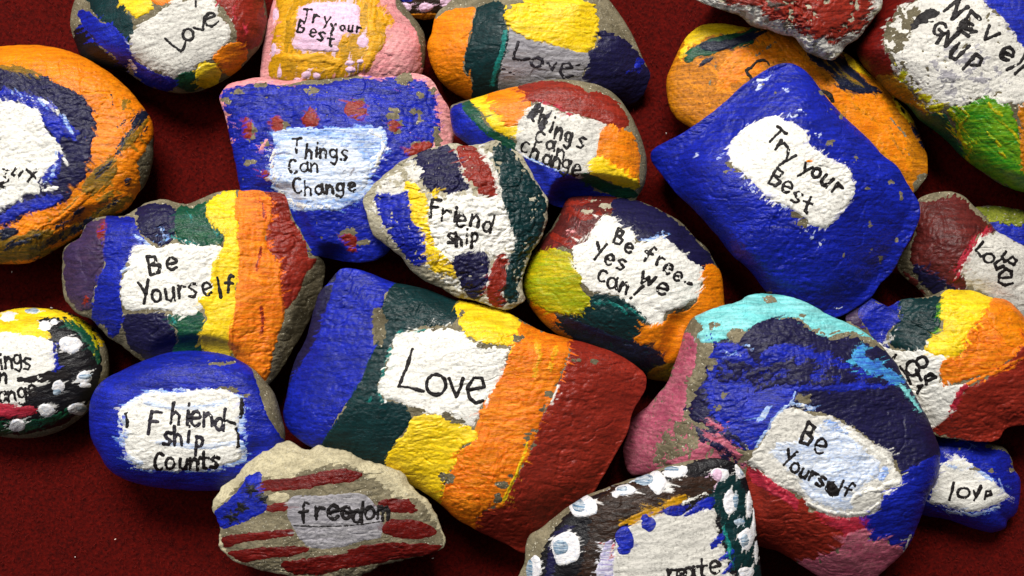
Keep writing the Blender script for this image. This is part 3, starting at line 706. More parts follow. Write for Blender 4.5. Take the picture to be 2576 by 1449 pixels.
R.brush('yellowgreen', '560,960 680,1060 730,1150 710,1230', '01', 6, ang=-50, drop=.25)
R.paint('blue', '400,1120 430,1200 440,1320 400,1400 390,1200', tile='01', drop=.2)
R.paint('crimson', '@02 -450,140 170,160 260,215 100,250 -450,240', e=5)
R.paint('darkgreen', '@02 -100,300 300,260 560,160 520,240 300,340 0,390 -100,390', e=8, drop=.35)
R.paint('white', '@01 -400,1090 60,1075 200,1080 380,1120 400,1200 410,1320 350,1380 360,1449 @02 250,30 200,60 170,160 0,140 -400,140', name='label_patch', e=4)
R.dots('dotwhite', '60,940,52,38 340,1010,45,40 530,1150,80,62 640,1400,60,48 410,980,26,22', '01')
R.dots('dotwhite', '350,200,60,50 590,190,72,48 130,312,60,46 440,20,50,45 640,10,50,22', '02')
R.dots('streakblue', '240,897,55,20 640,1395,52,20', '01'); R.dots('streakblue', '620,190,40,20 430,60,30,20', '02')
R.text('ings', '10,1300 65,1290 135,1270 205,1300', 42, -6, tile='01', pw=6.5, w=22, label='word ings written in black marker')
R.paint('ink', '100,1410 250,1385 400,1360 520,1370 500,1400 380,1430 200,1440', tile='01', e=6, t=.012, drop=.3, name='scribble', label='black scribbled band across the patch')
R.text('n', '25,1405', 36, 0, tile='01', pw=6.5)
R.text('ange', '20,95 90,95 170,75 245,50', 42, -8, tile='02', pw=7, w=24, label='word ange written in black marker')

R = Rock('blue_rect', 'flat blue slab with pink rim, red dots and Things Can Change on pale blue',
         '556,235 575,213 620,200 660,195 720,203 800,197 900,183 1000,180 1060,187 1088,203 1108,238 1130,275 1141,310 1142,345 1120,400 1060,470 1010,560 985,620 960,648 920,659 870,659 800,645 730,640 640,560 606,480 590,400 575,330 562,280 552,250',
         c=(830, 410), zs=2.2, h=1.0, p=4, q=.5, base='stone', rough=.9, wob=3, tilt=(0, .1), facets=[(1108, 300, 1, -.1, .8, 8)], down=2.2)
R.paint('pink', '@F 540,240 570,205 660,188 800,188 1000,172 1095,195 1150,300 1150,400 1060,420 940,200 700,215 600,240 590,500 560,350', e=3, drop=.05, t=.03)
R.paint('blue', '560,240 577,224 620,213 660,205 700,216 760,212 800,215 850,203 900,200 1000,196 1055,200 1076,214 1096,247 1106,290 1104,340 1085,380 1120,420 1010,700 780,680 600,520 575,330', e=5, drop=.21, ang=-20)
R.chips('1790,700,60,26 2000,1080,34,24 1880,1230,50,24 2360,680,50,30 1960,650,40,20 1700,760,40,40', '00')
R.chips('480,600,60,40 390,870,55,30 590,900,18,24 690,680,24,20 600,720,24,16 400,830,40,20 560,850,40,16 720,1040,24,70', '10')

for q_ in ('1880,985,42,70', '2110,950,50,60', '2350,900,48,62'): R.chips(q_, '00')
for q_ in ('120,770,60,30', '410,960,50,44', '590,1110,90,50'): R.chips(q_, '10')
R.chips('50,320,60,36 170,380,50,30', '11')
R.paint('red', '1850,890 1890,920 1900,1030 1850,1050 1820,980', tile='00', e=4)
R.paint('red', '2080,870 2130,900 2130,980 2080,1000 2040,950', tile='00', e=4)
R.paint('red', '2340,800 2390,850 2400,940 2310,955 2290,900', tile='00', e=4)
R.paint('red', '100,755 180,780 195,850 150,910 80,890 30,850 40,780', tile='10', e=3)
R.paint('red', '370,910 440,930 460,960 400,1000 360,960', tile='10', e=4)
R.paint('red', '480,1140 600,1070 680,1090 640,1140 520,1180', tile='10', e=5, drop=.2)
R.paint('red', '0,320 90,320 120,380 80,450 40,420 0,350', tile='11', e=4)
R.paint('red', '1980,1290 2040,1300 2030,1370 1990,1350', tile='00', e=4, drop=.2)
R.brush('pink', '2010,1060 1980,1110 1970,1150', '00', 9)
R.paint('skyblue', '690,335 750,322 850,322 930,318 968,330 972,370 955,410 937,440 937,480 870,522 800,530 740,527 700,500 683,450 690,380', name='paint_patch', e=5, t=.05, ang=5)
R.paint('paleblue', '700,350 790,342 880,365 925,395 930,430 918,470 860,500 800,505 730,500 698,470 688,440 700,400', name='label_patch', e=5, t=.05, ang=5)
R.brush('white', '930,330 960,345 965,375 950,400 940,430 / 690,380 684,430 700,480 740,515 800,522 860,515', 'F', 7, ang=60, t=.05, e=7, drop=.28)
R.brush('skyblue', '700,350 760,340 860,345 / 840,360 900,372 925,400 / 705,440 690,470 / 760,505 850,510 900,490 / 700,400 730,395', 'F', 7, ang=0, drop=.35, e=5)
R.text('Things', '747,366 778,381 797,382 813,386 840,388 866,391', 38, 2, pw=6, w=22)
R.text('Can', '737,419 766,421 791,422', 36, -3, pw=6, w=24)
R.text('Change', '748,467 775,473 803,477 830,477 857,473 886,471', 36, -2, pw=6.5, w=23)
R.brush('greywhite', '850,430 858,445 866,428 / 880,440 890,425 900,445 / 905,430 915,440', 'F', 1.6)

R = Rock('ellipse', 'oval stone with things can change on white under a red band, top centre',
         '@10 820,820 880,775 970,750 1100,710 1200,680 1340,645 1500,608 1650,598 1850,620 2000,670 2110,760 2190,880 2250,1010 2290,1130 2306,1250 2290,1380 2240,1480 @11 2180,80 1900,110 1600,100 @10 1200,1300 980,1110 900,1050 845,990',
         c=(1410, 370), zs=2.5, h=1.2, p=2.6, q=.55, fac=.25, base='stone', rough=0.55, wob=1.5, over=['love_grey', 'blue_rect'] , down=2.5)
R.paint('blue', '820,830 900,785 960,830 1050,930 1150,1010 1300,1090 1400,1200 1150,1200 980,1110 860,1040 830,990', tile='10', ang=-35, e=3)
R.paint('deepblue', '1340,1160 1500,1230 1700,1310 1820,1340 1900,1430 @11 2100,30 2150,60 2000,110 1700,120 1500,60 @10 1250,1300', tile='10', ang=-20)
R.paint('yellow', '970,757 1100,710 1130,810 1230,900 1320,960 1330,1050 1200,1010 1110,930 1060,850', tile='10', t=.05)
R.paint('darkgreen', '910,792 970,765 1050,850 1100,940 1200,1010 1310,1070 1345,1150 1250,1110 1130,1040 1020,940 940,860', tile='10', e=4, ang=-40, name='paint_stripe')
R.paint('orange', '1100,715 1200,680 1340,660 1390,720 1440,790 1390,880 1340,960 1250,960 1180,870 1110,800', tile='10', t=.04)
R.paint('red', '1340,650 1500,612 1680,620 1800,650 1860,700 1920,680 2050,750 2160,880 2150,960 2040,960 1900,900 1750,860 1650,810 1530,770 1430,770 1380,710', tile='10', e=4, ang=-20)
R.paint('offwhite', '1400,820 1500,770 1600,820 1750,870 1900,910 2000,950 1970,1020 1930,1140 1880,1230 1870,1300 1810,1350 1700,1300 1550,1240 1400,1190 1330,1150 1330,950 1370,870', tile='10', name='label_patch', e=5, drop=.07)
R.brush('crimson', '1520,770 1620,800 1700,850 1780,880', '10', 7, drop=.2)
R.paint('orange', '1980,960 2100,955 2180,1000 2230,1080 2250,1180 2250,1290 2240,1400 2150,1360 1940,1200 1930,1100', tile='10', t=.05, ang=80)
R.paint('yellow', '1870,1210 1960,1190 2100,1270 2230,1360 2240,1430 2150,1430 2000,1370 1880,1310', tile='10', t=.05)
R.paint('darkgreen', '1810,1310 1900,1320 2050,1390 2200,1430 2240,1480 @11 2100,50 1950,-20 @10 1850,1400', tile='10', ang=-20, name='paint_stripe')
R.brush('skyblue', '1380,1180 1500,1240 1640,1290', '10', 5, ang=-25, drop=.3)
R.text('things', '1465,845 1525,880 1590,960 1640,1010 1715,1040 1812,1080', 44, 18, tile='10', pw=7.5, w=22)
R.paint('inkgrey', '1400,880 1470,790 1500,800 1440,910', tile='10', e=4, t=.012, drop=.35, name='scribble', label='smudged dark marker streak')
R.paint('inkgrey', '1490,930 1560,850 1600,830 1550,940 1510,1000', tile='10', e=4, t=.012, drop=.3, name='scribble', label='smudged dark marker streak')
R.text('can', '1500,1035 1580,1095 1655,1165', 38, 18, tile='10', pw=7, w=25)
R.text('change', '1390,1112 1470,1140 1555,1205 1625,1230 1700,1245 1775,1290', 40, 18, tile='10', pw=7, w=24)

R = Rock('be_yourself_l', 'chipped stone with Be Yourself on white beside yellow and orange stripes',
         '@01 810,180 940,180 1040,120 1150,62 1290,65 1400,92 1540,40 1640,0 1800,-12 1950,-10 2050,-2 2150,20 2185,120 2250,270 2350,430 2440,515 2455,600 2430,750 2350,950 2250,1120 2150,1290 2040,1450 1960,1480 1700,1500 1400,1420 1100,1300 980,1205 850,1115 780,1060 700,965 600,925 530,865 480,785 472,600 475,450 520,390 600,350 640,260 700,210',
         c=(470, 725), zs=2.6, h=1.2, p=4, q=.5, fac=0.9, base='stone', rough=0.95, wob=4, sm=False,
         facets=[(775, 690, 1, .36, 1.6, 7), (190, 700, -1, .1, .5, 20), (310, 850, -.5, 1, .7, 12)], over=['blue_rect', 'orange_left'], down=2.7)
R.paint('purple', '500,420 600,350 650,240 720,210 800,200 810,330 790,480 780,600 720,700 690,870 600,890 530,820 490,700 480,550', tile='01', drop=.12, ang=80)
R.brush('red', '780,260 760,330 790,400 / 740,280 750,330 / 640,840 660,780', '01', 12, drop=.4)
R.paint('blue', '810,190 960,195 1010,180 1030,280 1110,370 1050,420 1000,480 960,560 920,650 910,800 930,960 890,1080 820,1090 800,1000 720,1010 690,900 720,760 740,650 790,560 780,400 800,300', tile='01', ang=80, name='paint_stripe', drop=.06)
R.paint('indigo', '1040,130 1180,95 1320,120 1330,250 1320,340 1210,410 1100,340 1050,270', tile='01', drop=.07)
R.paint('darkgreen', '1340,130 1450,110 1560,70 1590,150 1560,200 1690,310 1650,400 1500,410 1400,400 1330,350', tile='01', ang=-50)
R.paint('indigo', '930,930 1100,920 1250,920 1290,1000 1330,1100 1320,1230 1200,1290 1070,1250 960,1130', tile='01', drop=.06)
R.paint('darkgreen', '1270,920 1500,900 1560,1000 1520,1080 1550,1190 1300,1260 1340,1100 1290,1000', tile='01', drop=.08, ang=40)
R.paint('white', '1030,400 1130,400 1200,430 1300,385 1400,400 1550,410 1680,420 1660,500 1640,640 1620,800 1560,860 1500,910 1400,930 1250,890 1100,880 990,900 930,840 910,720 930,640 960,560 1000,450', tile='01', name='label_patch', e=6, t=.04)
R.brush('skyblue', '1020,330 1080,370 1120,400 / 940,570 930,600 / 1210,270 1240,340 1220,390', '01', 5, drop=.2)
R.brush('teal', '1280,930 1330,990 / 1440,170 1440,230 / 1590,250 1640,330 / 1300,340 1400,370 1500,395', '01', 5, ang=50, drop=.2)
R.paint('yellow', '1570,70 1660,10 1780,-10 1800,150 1820,350 1810,550 1780,700 1790,900 1760,1050 1790,1230 1540,1210 1500,1060 1560,950 1520,850 1500,800 1600,720 1590,570 1650,470 1690,330 1550,190', tile='01', t=.06, e=6, ang=80, name='paint_stripe')
R.paint('red', '2000,0 2120,-5 2170,60 2200,200 2300,370 2330,490 2395,505 2310,620 2250,770 2130,900 2080,680 2090,520 2030,450 2010,330 2030,200 2030,80', tile='01', drop=.08, e=4)
R.paint('redorange', '1790,0 1980,-10 2050,90 2040,230 2000,340 2050,470 2100,520 2110,680 2140,850 2130,1000 2080,1150 2015,1420 1900,1330 1770,1240 1720,1060 1770,900 1780,700 1800,500 1800,250', tile='01', t=.07, e=5, ang=85, name='paint_stripe')
R.brush('red', '1970,880 1985,960 1975,1050 / 1950,40 1990,100 2000,200 / 1970,420 1950,560', '01', 8, ang=80, drop=.3, e=3)
R.text('Be', '1163,548 1300,545', 48, -8, tile='01', pw=8, w=34)
R.text('Yoursel', '1095,755 1180,785 1285,775 1375,755 1455,745 1565,735 1655,720', 50, -8, tile='01', pw=8, w=27, label='word Yoursel written in black marker')
R.text('f', '1735,690', 42, 5, tile='01', pw=8, w=26, label='letter f of Yourself on the yellow stripe')

R = Rock('friend_counts', 'smooth blue stone with Friendship counts on white, lower left on the carpet',
         '227,1010 224,1050 229,1100 250,1142 275,1182 320,1208 380,1224 450,1232 520,1235 570,1230 640,1210 700,1150 718,1098 706,1040 690,990 665,958 640,930 600,905 560,890 500,882 440,884 400,893 350,912 300,935 262,955 240,980',
         c=(460, 1060), zs=3.1, h=1.3, p=2.8, q=.55, fac=.25, base='stone', rough=0.35, wob=1, over=['be_yourself_l', 'polka'], facets=[(450, 1190, 0, 1, .6, 15)], down=3.1)
R.paint('blue', '210,1010 255,945 350,902 440,874 520,874 580,893 625,920 648,970 662,1020 680,1060 715,1110 735,1170 600,1250 380,1250 200,1200', e=3, ang=-10, drop=.03)
R.chips('1720,40,110,18 1850,80,60,16 1650,1290,1,1', '02'); R.chips('1690,1290,120,16 1560,1270,40,10', '01')
R.paint('skyblue', '960,150 1060,80 1200,40 1400,30 1560,30 1720,50 1830,110 1860,300 1860,560 1700,640 1400,670 1050,650 930,560 900,400 890,220', tile='02', e=6, drop=.45, ang=-10)
R.paint('white', '980,150 1060,90 1200,60 1400,60 1560,40 1700,50 1800,100 1820,180 1800,300 1790,420 1820,490 1820,570 1700,600 1600,640 1400,650 1200,650 1060,630 960,560 940,450 920,300 900,220', tile='02', name='label_patch', e=4, t=.05)
R.brush('paleblue', '1100,140 1300,180 1500,180 1700,130 / 1200,440 1500,480 1760,450 / 960,540 1060,600 / 940,250 950,400', '02', 12, ang=-5, drop=.2)
R.brush('ink', '1822,110 1825,200 1815,250 / 1785,330 1800,400 1795,480 / 950,230 965,290 955,330', '02', 6, drop=.25)
R.text('Fhiend', '1165,295 1330,225 1418,255 1480,265 1570,270 1665,270', 56, 3, tile='02', pw=9, w=30, m='inkgrey', drop=.18, label='word Friend written in blotted black marker')
R.text('-', '1740,290', 40, 12, tile='02', pw=8)
R.text('ship', '1265,415 1345,390 1425,395 1508,440', 46, -2, tile='02', pw=8.5, w=24, m='inkgrey', drop=.15)
R.text('Counts', '1200,585 1283,600 1385,605 1465,605 1540,570 1620,595', 44, 2, tile='02', pw=8.5, w=26)

R = Rock('friendship', 'rough pale stone with Friend ship on white, in the centre',
         '@11 165,60 172,115 200,185 240,320 330,400 450,490 520,590 640,680 760,730 860,792 960,812 1100,852 1240,890 1330,862 1392,810 1370,740 1382,600 1450,440 1520,320 1552,200 1557,60 @10 1502,1410 1425,1280 1345,1160 1240,1090 1165,1062 1080,1080 950,1100 870,1082 780,1090 600,1150 450,1220 330,1310 220,1412',
         c=(1150, 560), zs=3.3, h=.9, p=4, q=.5, fac=0.9, base='palestone', rough=1.9, wob=5, sm=False, over=['blue_rect', 'ellipse', 'love_mid'], facets=[(1000, 640, -1, 1, .6, 12)], down=3.3)
R.paint('offwhite', '@F 930,480 1060,400 1240,370 1300,430 1350,480 1350,600 1300,740 1180,740 1050,660 960,560', e=14, drop=.42, name='paint_patch')
R.paint('indigo', '@10 550,1180 700,1125 790,1100 870,1150 900,1250 930,1350 940,1449 @11 700,10 @10 650,1440 600,1330 620,1290 560,1230', e=5, drop=0.212)
R.paint('red', '@10 880,1110 1000,1110 1050,1180 1110,1250 1160,1380 1170,1449 @11 1150,40 1060,20 @10 980,1400 930,1290 890,1190', e=5, drop=0.239)
R.paint('darkteal', '@10 1150,1110 1230,1090 1330,1180 1400,1290 1490,1420 @11 1545,80 1548,180 1510,310 1430,440 1360,600 1350,720 1330,800 1270,850 1230,780 1230,650 1260,560 1290,450 1300,330 1250,200 1210,60 @10 1180,1300 1140,1200', e=5, drop=0.266, ang=80)
R.paint('blue', '@11 250,50 330,20 500,10 520,120 580,240 630,360 640,520 570,570 500,500 440,420 350,300 300,200 270,120', e=6, drop=0.239)
R.paint('white', '@11 650,70 760,40 900,20 1080,50 1190,40 1250,200 1300,340 1280,470 1180,480 1060,440 950,480 860,530 780,500 700,380 670,250', e=7, drop=0.212, name='label_patch', t=.035)
R.paint('yellow', '@10 480,1380 560,1375 600,1449 @11 640,30 660,120 650,200 670,320 720,420 800,500 870,640 780,620 690,600 650,500 640,380 590,260 540,230 520,100 500,0', e=5, drop=0.158, t=.05)
R.paint('yellow', '@11 680,-10 740,-20 720,40 690,50', e=4)
R.paint('indigo', '@11 840,510 950,460 1060,440 1115,490 1110,620 1100,700 1050,810 960,800 900,700 860,600', e=4, drop=0.185)
R.paint('red', '@11 1180,490 1250,480 1250,560 1240,680 1210,780 1260,840 1180,870 1110,820 1110,720 1130,600', e=4, drop=0.158)
R.text('Friend', '710,125 790,180 860,190 905,222 1010,220 1115,235', 44, 10, tile='11', pw=7.5, w=27)
R.text('ship', '830,350 888,355 948,350 1008,345', 38, 0, tile='11', pw=7.5, w=20)

R = Rock('be_free', 'rounded stone with Be free Yes we can! on white beside a yellow-green spot',
         '@11 1740,38 1900,28 2050,35 2250,68 2450,160 @F 1717,563 1750,600 1780,625 1800,663 1815,690 1820,736 1822,790 1800,850 1750,900 1695,955 1660,958 1620,950 1560,935 1500,900 1440,862 @11 1600,1052 1500,960 1430,872 1388,780 1368,680 1400,560 1440,470 1500,370 1580,280 1640,180 1690,80',
         c=(1565, 700), zs=2.2, h=1.7, p=2.5, q=.55, fac=0.5, base='stonegrey', rough=0.75, wob=2, over=['ellipse'], facets=[(1560, 850, -.2, 1, .55, 25)], down=2.6)
R.paint('maroon', '@11 1700,20 1900,0 2060,10 2070,130 1950,200 1920,260 1870,330 1830,400 1750,430 1640,420 1560,490 1400,500 1510,370 1600,270 1650,170', e=4, drop=.06, ang=60)
R.brush('red', '1720,130 1830,200 1950,170 / 1600,330 1700,380 1800,340 / 1700,90 1800,80 1900,50', '11', 16, ang=-30, drop=.35)
R.chips('2000,105,55,24 1860,140,50,18 1890,62,60,10', '11', m='palestone')
R.paint('indigo', '@11 2060,60 2250,70 2450,170 2576,260 @21 20,270 120,380 210,480 220,560 120,600 0,500 @11 2500,400 2400,350 2250,370 2180,300 2080,260 2040,160', e=4)
R.paint('darkteal', '@11 1870,800 1960,760 2080,790 2200,850 2300,930 2300,1010 2250,1080 2270,1130 2410,1180 2470,1280 @F 1700,970 1600,960 1500,910 1400,860 @11 1600,1050 1600,950 1700,910 1850,860', e=4, ang=-35)
R.paint('navy', '@11 1700,950 1850,1000 2000,1060 2200,1130 2400,1200 2460,1300 2300,1340 2000,1240 1750,1120 1650,1040', e=6, drop=.3, ang=-20)  # near-black tone puts the shade on the stone's lower flank into the colour
R.brush('teal', '1900,840 2020,830 2120,870 2150,920 / 2180,880 2260,930 2290,960', '11', 5, ang=-30)
R.paint('white', '@11 1990,170 2060,200 2090,260 2200,300 2240,390 2400,340 2490,380 2576,460 @21 60,520 150,580 140,700 120,800 40,830 @11 2576,880 2450,900 2430,980 2330,1000 2280,920 2200,850 2080,790 1960,770 1880,750 1800,640 1770,560 1740,430 1830,390 1900,280', e=6, name='label_patch', t=.04)
R.brush('skyblue', '2250,350 2320,370 2390,335 / 2420,290 2440,350', '11', 4, drop=.3)
R.brush('pink', '1700,290 1790,310 1840,300 / 1880,300 1950,290', '11', 5, drop=.3)
R.paint('orange', '@11 1430,840 1530,870 1620,930 1610,1000 1690,1060 1740,1110 1550,1060 1420,940', e=4)
R.paint('orange', '@11 2220,1100 2290,1010 2430,980 2480,920 2576,900 @21 100,840 140,700 140,620 180,550 250,560 340,660 360,880 100,1000 20,1060 @11 2576,1250 2460,1300 2400,1190 2260,1150', e=6, t=.05, ang=40)
R.paint('olive', '@F 1632,935 1690,915 1700,965 1640,965', e=3)
R.paint('yellowgreen', '@11 1450,470 1590,430 1640,440 1720,450 1750,560 1800,640 1820,740 1875,800 1850,860 1820,930 1790,920 1650,930 1560,900 1440,830 1380,760 1365,680 1400,560', e=6, t=.07, ang=-50)
R.text('Be', '2100,340 2172,425', 38, 20, tile='11', pw=7.5, w=25)
R.text('free', '2330,465 2410,525 2468,585 2540,640', 38, 25, tile='11', pw=7.5, w=24)
R.text('-', '42,688', 36, 15, tile='21', pw=7.5)
R.text('Yes', '1950,450 2025,515 2112,550', 42, 18, tile='11', pw=7.5, w=27)
R.text('we', '2312,660 2425,735', 44, 25, tile='11', pw=7.5, w=32)
R.text('can', '1975,635 2045,685 2135,725', 42, 18, tile='11', pw=7.5, w=26)
R.text('!', '2222,762', 44, 38, tile='11', pw=8, w=24)

R = Rock('rainbow_r', 'rainbow striped stone with a blotted Love, right edge, above the small blue stone',
         '@21 1230,930 1300,868 1390,798 1430,800 1490,862 1560,862 1650,810 1800,798 1900,778 1990,733 2100,738 2200,742 2320,790 2450,818 2545,900 @F 2600,830 2680,900 2690,1000 2620,1060 @22 2450,330 2380,425 2200,430 1950,400 1850,330 @F 2260,1000 2200,900 2140,830',
         c=(2430, 890), zs=2.6, h=1.3, p=2.8, q=.55, fac=0.9, base='stone', rough=.9, wob=3, sm=False, over=['maroon', 'small_blue'], down=2.3)
R.paint('purple', '1200,930 1320,850 1350,1000 1420,1060 1250,980', tile='21')
R.paint('blue', '1390,780 1430,790 1490,850 1640,820 1620,920 1650,980 1560,1040 1540,1120 1570,1190 1480,1140 1400,1030 1320,900', tile='21', ang=60)
R.paint('darkteal', '1640,820 1800,800 1950,780 1930,900 1940,1020 1890,1080 1870,1190 1780,1210 1650,1190 1560,1130 1590,1030 1650,960', tile='21', ang=70)
R.paint('white', '@21 1470,1140 1560,1180 1700,1205 1850,1190 1990,1250 1970,1310 1960,1449 @22 2170,10 2070,110 2040,220 1960,290 1890,350 1820,280 1650,60 @21 1560,1330', name='label_patch', e=6, drop=.12)
R.paint('redorange', '@21 2280,870 2370,790 2460,820 2560,900 @F 2640,830 2700,950 @21 2500,1250 2400,1340 2200,1400 2050,1449 1960,1449 1940,1350 1980,1260 2090,1230 2130,1150 2150,1060 2250,970', e=5, t=.05, ang=-50)
R.paint('orange', '@21 2330,850 2420,820 2530,900 2576,1000 2560,1150 2450,1150 2380,1060 2300,1000', e=5, t=.04, ang=-50)
R.paint('yellow', '1950,790 2000,735 2200,742 2340,790 2290,880 2260,970 2210,1000 2150,1080 2130,1180 2080,1240 1960,1240 1840,1190 1870,1100 1960,1020 1930,900', tile='21', e=5, t=.05, drop=.05)
R.paint('red', '@21 2500,1240 2700,1150 @F 2750,1100 @22 2500,380 2380,440 2150,440 1980,390 1880,345 2000,250 2060,150 2130,50 2200,0 @21 2300,1400 2400,1320', e=5, ang=25)
R.brush('redorange', '2150,1449 2400,1340 2560,1250 / 2250,1440 2500,1320', '21', 6, ang=25, drop=.3)
R.brush('crimson', '2130,20 2090,80 2060,150 2030,220', '22', 14, e=7, drop=.3)
R.brush('white', '1560,1070 1590,1100 1530,1140 / 1850,1130 1840,1180', '21', 5)
R.brush('green', '1880,1060 1940,1040 / 1930,850 1930,950', '21', 8, drop=.3)
R.pen('o1735,1330,48,55 / o1805,1285,42,40 / 1610,1230 1575,1270 1600,1300 / 1640,1320 1690,1380 1720,1449 / 1840,1430 1910,1400 1870,1372 1830,1400 1840,1449 / 1760,1340 1800,1420', '21', 8.5, drop=.15, label='blotted black letters of the word Love')
R.pen('1800,20 1770,70 / 1810,10 1780,15', '22', 8, drop=.2, label='black marker stroke')

R = Rock('try_blue', 'big bright blue stone with Try your Best on white, lying on the orange stone',
         '@F 1637,394 1641,378 1664,362 1717,335 1767,301 1817,262 1867,216 1911,186 1944,166 1977,159 2007,166 2034,186 2067,229 2097,266 2137,306 2184,349 2217,386 2257,419 2285,465 2300,490 2313,515 2313,550 2295,592 2271,634 2247,680 2214,714 2191,747 2151,775 2104,799 2067,795 2017,785 1960,765 1931,740 1904,703 1877,672 1841,641 1807,597 1767,551 1734,517 1700,485 1662,436 1643,412',
         c=(2000, 480), zs=3.3, h=1.7, p=2.4, q=.6, fac=1.0, base='stone', rough=0.9, wob=1.5, over=['orange_right', 'maroon', 'rainbow_r', 'be_free'], facets=[(1860, 620, -1, 1, .75, 12), (2180, 640, .7, 1, .45, 12), (1750, 400, -1, .15, .6, 14)], tilt=(.15, 0), down=3.3)
R.paint('blue', '1600,300 1950,120 2050,150 2330,500 2300,650 2120,830 1900,760 1600,420', e=3, sm=0, drop=.045, ang=40)
R.chips('600,640,26,10 1105,830,22,14 1030,700,30,10 1195,880,14,8 370,1240,40,22 340,1290,30,12 1310,1190,16,30 1110,1075,36,18 690,690,10,8 1570,1380,30,20 1380,1420,16,14', '20')
R.chips('1420,240,16,12 1490,520,12,40 1420,440,20,12 1220,480,6,16 1615,370,12,24 650,750,30,10 1650,30,10,40', '21')
R.chips('860,170,70,30 920,230,60,34', '21', m='stonegrey'); R.chips('620,930,30,24 420,1270,50,24 490,1330,30,24', '20', m='stonegrey')
R.brush('paleblue', '560,680 590,650 / 640,600 570,610 / 760,670 790,690 / 810,870 830,890 860,870 / 870,830 910,840 935,865 / 1000,1005 1040,1020 / 490,930 460,980 / 260,1195 290,1185 / 100,1160 110,1165 / 460,1320 470,1400 / 480,1370 530,1449', '20', 4, drop=.1)
R.brush('paleblue', '1030,375 1045,410 / 930,290 980,340 / 720,70 800,130 / 1160,880 1220,878', '21', 4, drop=.1)
R.paint('white', '@20 680,870 760,900 880,960 940,1020 970,1100 1100,1190 1200,1230 1270,1320 1300,1430 @21 1300,20 1240,100 1180,180 1130,240 1050,268 970,240 900,170 800,110 680,60 600,0 @20 540,1380 470,1310 400,1260 360,1200 350,1110 400,1030 480,960 570,910', name='label_patch', e=4, t=.05)
R.text('Try', '705,1025 745,1115 800,1185', 46, 38, tile='20', pw=8.5, w=30)
R.text('your', '930,1275 1010,1305 1085,1365 1170,1430', 42, 38, tile='20', pw=8.5, w=27)
R.text('B', '712,1340', 46, 25, tile='20', pw=8, w=32)
R.text('e', '790,1415', 42, 30, tile='20', pw=8, w=28)
R.text('st', '862,45 945,92', 44, 25, tile='21', pw=8.5, w=30)
R.dots('orange', '955,1215,26,10', '20')

R = Rock('red_top', 'red slab with crusty white edges, upper right, resting on the orange stone',
         '@20 60,-60 130,12 250,60 420,115 520,190 640,225 760,272 850,292 910,370 1000,422 1130,456 1180,420 1230,352 1320,300 1390,200 1450,120 1502,60 1512,-10 1500,-150 1300,-330 900,-400 400,-300',
         c=(2010, 0), zs=3.2, h=1.1, p=4, q=.5, base='palestone', rough=2.0, wob=6, sm=False, over=['orange_right', 'never', 'try_blue'], down=3.2)
R.paint('offwhite', '@20 0,-300 130,20 420,115 760,272 910,370 1130,456 1320,300 1512,0 1500,-300', e=8, drop=0.380, sm=0)
R.paint('red', '@20 290,-250 330,50 400,30 560,60 600,120 720,160 850,210 950,260 1020,290 1080,310 1140,360 1200,310 1260,260 1330,240 1390,160 1420,60 1460,-250', e=10, drop=0.344, t=.05)
R.chips('700,50,60,26', '20', m='brown')

R = Rock('love_mid', 'largest Love stone, in the centre, with blue, teal, yellow, orange and red bands',
         '859,677 882,675 925,685 985,709 1025,716 1072,727 1125,747 1159,756 1225,770 1275,785 1325,814 1372,836 1425,850 1475,863 1545,887 1592,914 1622,942 1625,970 1618,990 1592,1035 1579,1086 1545,1150 1512,1207 1490,1245 1440,1300 1380,1360 1322,1392 1275,1369 1225,1346 1202,1336 1175,1320 1145,1303 1105,1267 1050,1230 950,1190 850,1150 770,1118 725,1080 712,1040 720,1000 730,945 745,900 770,850 800,745 825,713 845,688',
         c=(1160, 1010), zs=3.0, h=1.7, p=2.9, q=.55, fac=0.9, base='stone', rough=0.95, wob=2, over=['be_free', 'be_yourself_l'],
         facets=[(1400, 1230, .3, 1, .6, 18), (780, 850, -1, -.1, .6, 15)], down=3.0)
R.paint('indigo', '@F 770,800 820,690 870,660 870,730 830,800 790,880 750,960 730,1020 690,1050 700,950', e=4)
R.paint('blue', '@11 -60,700 0,570 100,570 300,630 430,680 330,760 320,850 290,900 240,930 240,1060 240,1180 200,1300 150,1449 @12 80,100 20,170 -60,300 -80,480 @F 800,1150 700,1100 715,1020 735,950 790,860', e=5, drop=.05, ang=70)
R.paint('darkteal', '@11 420,675 520,690 700,730 910,810 880,920 830,1000 700,1010 500,1050 400,1110 370,1200 300,1400 @12 270,20 330,120 480,160 530,260 460,380 400,450 370,530 360,660 200,640 0,560 -150,480 -100,380 20,180 80,80 @11 160,1400 230,1200 250,1150 300,1060 300,900 340,770', e=5, ang=60)
R.paint('stonegrey', '@11 245,900 300,890 340,960 330,1080 290,1160 250,1050', name='bare_spot', e=7, drop=.2, t=.006)
R.paint('white', '@11 420,1070 600,1050 700,1030 850,1040 930,1070 1000,1130 1150,1170 1280,1190 1250,1240 1240,1340 1200,1449 @12 1140,60 1060,160 1030,260 970,320 860,280 780,240 620,220 480,160 380,130 330,110 280,50 @11 300,1400 380,1200', name='label_patch', e=6, t=.05)
R.brush('teal', '420,1065 520,1055 620,1040 / 370,1190 330,1300 310,1390', '11', 7, drop=.3, e=5)
R.brush('teal', '290,80 310,130 / 210,130 230,100', '12', 5)
R.paint('yellow', '@11 895,815 1100,845 1250,895 1355,980 1350,1060 1330,1130 1290,1170 1150,1150 1050,1140 950,1080 890,1020 870,940', e=6, t=.05, drop=.08)
